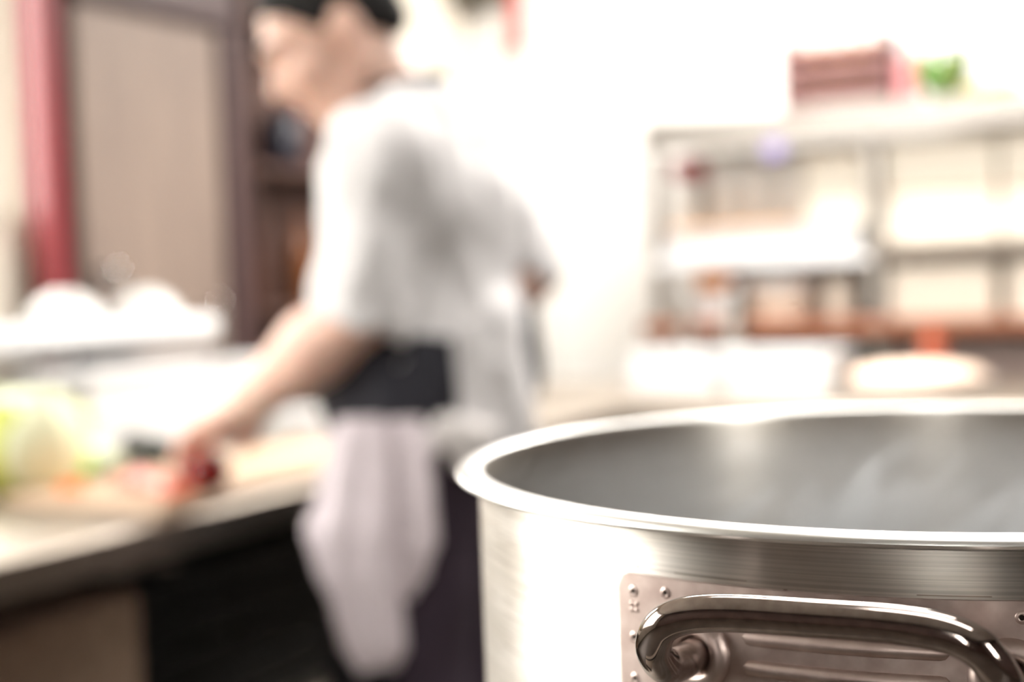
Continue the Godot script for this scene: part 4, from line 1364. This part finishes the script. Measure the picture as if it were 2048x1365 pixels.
	# hair: a close cap over the skull, open at the face and ears
	var hr := [ell(H.call(-0.024, 0.038, 0), Vector3(0.108, 0.098, 0.0835), HB, 0.02), cap(H.call(-0.085, -0.03, -0.03), H.call(-0.085, -0.03, 0.03), 0.030, 0.030, 0.03),
		ell(H.call(0.108, -0.022, 0), Vector3(0.100, 0.098, 0.12), HB, 0.012, true), ell(H.call(0.02, -0.075, 0), Vector3(0.085, 0.075, 0.12), HB, 0.012, true)]
	for s in [-1.0, 1.0]:
		hr.append(ell(H.call(-0.010, -0.014, s * 0.088), Vector3(0.027, 0.034, 0.03), HB, 0.008, true))
	at.call(skin_mesh(hr, 0.0045, 0.0035, Vector3(60, 60, 60), 9), "hair", M.hair)
	# jacket
	var jk := [
		cap(Vector3(-1.180, 0.90, -1.995), Vector3(-1.184, 1.06, -1.995), 0.180, 0.168, 0.05, Vector3(1.24, 1, 1.0)), cap(Vector3(-1.188, 0.95, -1.995), waist, 0.165, 0.154, 0.05, flat), slice(Vector3(-1.19, 0.912, -1.995), Vector3(0, -1, 0), 0.32), cap(waist, chest, 0.154, 0.176, 0.05, flat), cap(chest, chest + Vector3(-0.01, 0.05, 0), 0.176, 0.150, 0.05, flat),
		cap(lsh, rsh, 0.066, 0.066, 0.05), cap(neck - Vector3(-0.01, 0.05, 0), neck + Vector3(-0.015, 0.015, 0), 0.082, 0.070, 0.04),
		cap(lsh, lel + Vector3(0, -0.02, 0), 0.066, 0.066, 0.035), cap(rsh, rel, 0.066, 0.060, 0.035),
		slice(lel + Vector3(-0.01, -0.005, 0), Vector3(-0.35, -1, 0.1), 0.11), slice(rel + Vector3(-0.01, 0.0, -0.025), Vector3(-0.45, -1, 0.1), 0.08),
		slice(neck + Vector3(-0.018, 0.012, 0), hu * 0.6 + Vector3(-0.2, 0.7, 0), 0.10), cap_sub(neck, H.call(-0.03, -0.03, 0), 0.06)]
	at.call(skin_mesh(jk, 0.010, 0.016, Vector3(11, 5, 11), 21), "jacket", M.shirt_cotton)
	# collar, with the dark apron strap behind the neck
	var ring := []
	for i in 25:
		var a := TAU * i / 24.0
		ring.append(neck + Vector3(-0.012, 0.014, 0) + Vector3(cos(a) * 0.064, cos(a) * 0.022, sin(a) * 0.066))
	at.call(tube_mesh(ring, 0.012, 3, 10), "collar", M.shirt_cotton)
	var strap := []
	for i in 15:
		var a := deg_to_rad(-100 + 200.0 * i / 14)
		strap.append(neck + Vector3(0.006, 0.012, 0) + Vector3(cos(a) * 0.074, cos(a) * 0.022 + 0.008, sin(a) * 0.078))
	at.call(tube_mesh(strap, 0.010, 3, 8, 0.5), "apron_neck_strap", M.apron_cloth)
	# trousers and shoes
	var tr := [cap(Vector3(-1.185, 1.02, -1.995), Vector3(-1.18, 0.90, -1.995), 0.145, 0.15, 0.05, flat)]
	for z in [[-1.905, -1.893, -1.885], [-2.085, -2.097, -2.105]]:
		tr.append(cap(Vector3(-1.18, 0.88, z[0]), Vector3(-1.185, 0.50, z[1]), 0.105, 0.082, 0.03))
		tr.append(cap(Vector3(-1.185, 0.50, z[1]), Vector3(-1.155, 0.10, z[2]), 0.082, 0.072, 0.03))
		tr.append(slice(Vector3(-1.16, 0.07, z[2]), Vector3(0, -1, 0), 0.12))
	at.call(skin_mesh(tr, 0.012, 0.014, Vector3(9, 4, 9), 31), "trousers", M.trouser_cloth)
	for z in [-1.885, -2.105]:
		at.call(skin_mesh([cap(Vector3(-1.13, 0.045, z), Vector3(-1.17, 0.05, z), 0.045, 0.05, 0.03), cap(Vector3(-1.17, 0.045, z), Vector3(-1.31, 0.038, z), 0.046, 0.038, 0.03), slice(Vector3(-1.2, 0.003, z), Vector3(0, -1, 0), 0.25)], 0.009), "shoe", M.shoe)
	# apron: wraps front and both hips, folded over at the waist
	var grid := []
	for r in 26:
		var v := r / 25.0
		var line := []
		for c in 61:
			var u := c / 60.0 * 2 - 1
			var a := PI - u * deg_to_rad(128) * (1.0 - 0.25 * v)        # PI looks to the table
			var flare := 0.03 * v
			var rip := 0.007 * sin(a * 9.0 + v * 2.0) * (0.25 + v)
			line.append(Vector3(-1.19 + cos(a) * (0.150 + flare + rip), 1.10 - 0.62 * v, -1.995 + sin(a) * (0.194 + flare * 0.6 + rip)))
		grid.append(line)
	at.call(sheet(grid, 0.005), "apron", M.apron_cloth)
	grid = []
	for r in 11:
		var v := r / 10.0
		var line := []
		for c in 61:
			var u := c / 60.0 * 2 - 1
			var a := PI - u * deg_to_rad(138)
			var bulge := 0.012 * sin(PI * v) + 0.004 * sin(a * 13 + v * 5)
			line.append(Vector3(-1.19 + cos(a) * (0.158 + bulge), 1.115 - 0.15 * v - 0.02 * u, -1.995 + sin(a) * (0.204 + bulge)))
		grid.append(line)
	at.call(sheet(grid, 0.008), "apron_waist_fold", M.apron_cloth)
	# bow of the apron strings on the hip
	at.call(skin_mesh([cap(Vector3(-1.075, 0.960, -1.838), Vector3(-1.035, 0.940, -1.868), 0.018, 0.026, 0.02), cap(Vector3(-1.075, 0.960, -1.838), Vector3(-1.10, 0.935, -1.815), 0.016, 0.024, 0.02), cap(Vector3(-1.06, 0.95, -1.845), Vector3(-1.05, 0.905, -1.84), 0.015, 0.012, 0.02)], 0.006, 0.01, Vector3(30, 30, 30)), "apron_bow", M.string_cloth)
	towel()

func cap_sub(a: Vector3, b: Vector3, r: float) -> Dictionary:
	return {"t": 1, "c": (a + b) * 0.5 + (b - a) * 0.3, "r": Vector3(r, a.distance_to(b) * 0.8, r), "inv": Basis(Quaternion(Vector3.UP, (b - a).normalized())).inverse(), "k": 0.006, "sub": true}

func towel() -> void:
	# a cloth gathered at the waist and hanging in folds, with a shorter second end
	var o := thing("kitchen_towel", "pale lilac-white kitchen towel hanging from the chef's apron", "towel", Vector3.ZERO)
	var lev := [[0.985, 0.030, 0.000], [0.95, 0.045, 0.0], [0.88, 0.056, -0.004], [0.82, 0.068, -0.014], [0.77, 0.061, -0.010], [0.70, 0.049, 0.0], [0.645, 0.045, 0.006], [0.615, 0.030, 0.008]]
	var right := Vector3(0.886, 0, -0.463)
	var near := Vector3(0.463, 0, 0.886)
	var c := Vector3(-1.164, 0, -1.738)
	put("long_end", drape(lev, c, right, near, 0.34, 5.0, 0.0), M.towel_cloth, o)
	var lev2 := [[0.98, 0.030, 0.0], [0.93, 0.042, 0.0], [0.87, 0.046, 0.0], [0.80, 0.043, 0.004], [0.745, 0.026, 0.002], [0.72, 0.010, 0.0]]
	put("short_end", drape(lev2, c + right * 0.062 - near * 0.012, right, near, 0.42, 4.0, 1.3), M.towel_cloth, o)

func drape(lev: Array, c: Vector3, right: Vector3, near: Vector3, depth: float, folds: float, phase: float) -> ArrayMesh:
	var rings := []
	for i in 33:
		var t := i / 32.0 * (lev.size() - 1)
		var k := mini(int(t), lev.size() - 2)
		var f := smoothstep(0.0, 1.0, t - k)
		var y := lerpf(lev[k][0], lev[k + 1][0], t - k)
		var w := lerpf(lev[k][1], lev[k + 1][1], f)
		var off := lerpf(lev[k][2], lev[k + 1][2], f)
		var ring := []
		for s in 49:
			var a := TAU * s / 48
			var rr := w * (1.0 + 0.13 * sin(a * folds + phase + y * 4.0) + 0.05 * sin(a * folds * 2.0 + y * 9.0))
			ring.append(c + Vector3(0, y + 0.008 * sin(a * 2 + phase) * float(i) / 32, 0) + right * (cos(a) * rr + off) + near * sin(a) * rr * depth)
		rings.append(ring)
	var st := start()
	var nor := []
	for i in 33:
		var line := []
		for s in 49:
			var du: Vector3 = rings[i][(s + 1) % 48] - rings[i][(s + 47) % 48]
			var dv: Vector3 = rings[mini(i + 1, 32)][s] - rings[maxi(i - 1, 0)][s]
			var n := du.cross(dv).normalized()
			var mid: Vector3 = c + Vector3(0, rings[i][s].y, 0)
			line.append(n if n.dot(rings[i][s] - mid) > 0 else -n)
		nor.append(line)
	for i in 32:
		for s in 48:
			smooth_quad(st, [rings[i][s], rings[i][s + 1], rings[i + 1][s + 1], rings[i + 1][s]], [nor[i][s], nor[i][s + 1], nor[i + 1][s + 1], nor[i + 1][s]], [Vector2(s / 48.0, i / 32.0), Vector2((s + 1) / 48.0, i / 32.0), Vector2((s + 1) / 48.0, (i + 1) / 32.0), Vector2(s / 48.0, (i + 1) / 32.0)])
	for e in [0, 32]:
		var m := Vector3.ZERO
		for s in 48: m += rings[e][s] / 48.0
		for s in 48: tri(st, m, rings[e][s], rings[e][s + 1], Vector3.UP if e == 0 else Vector3.DOWN)
	return mesh_of(st)
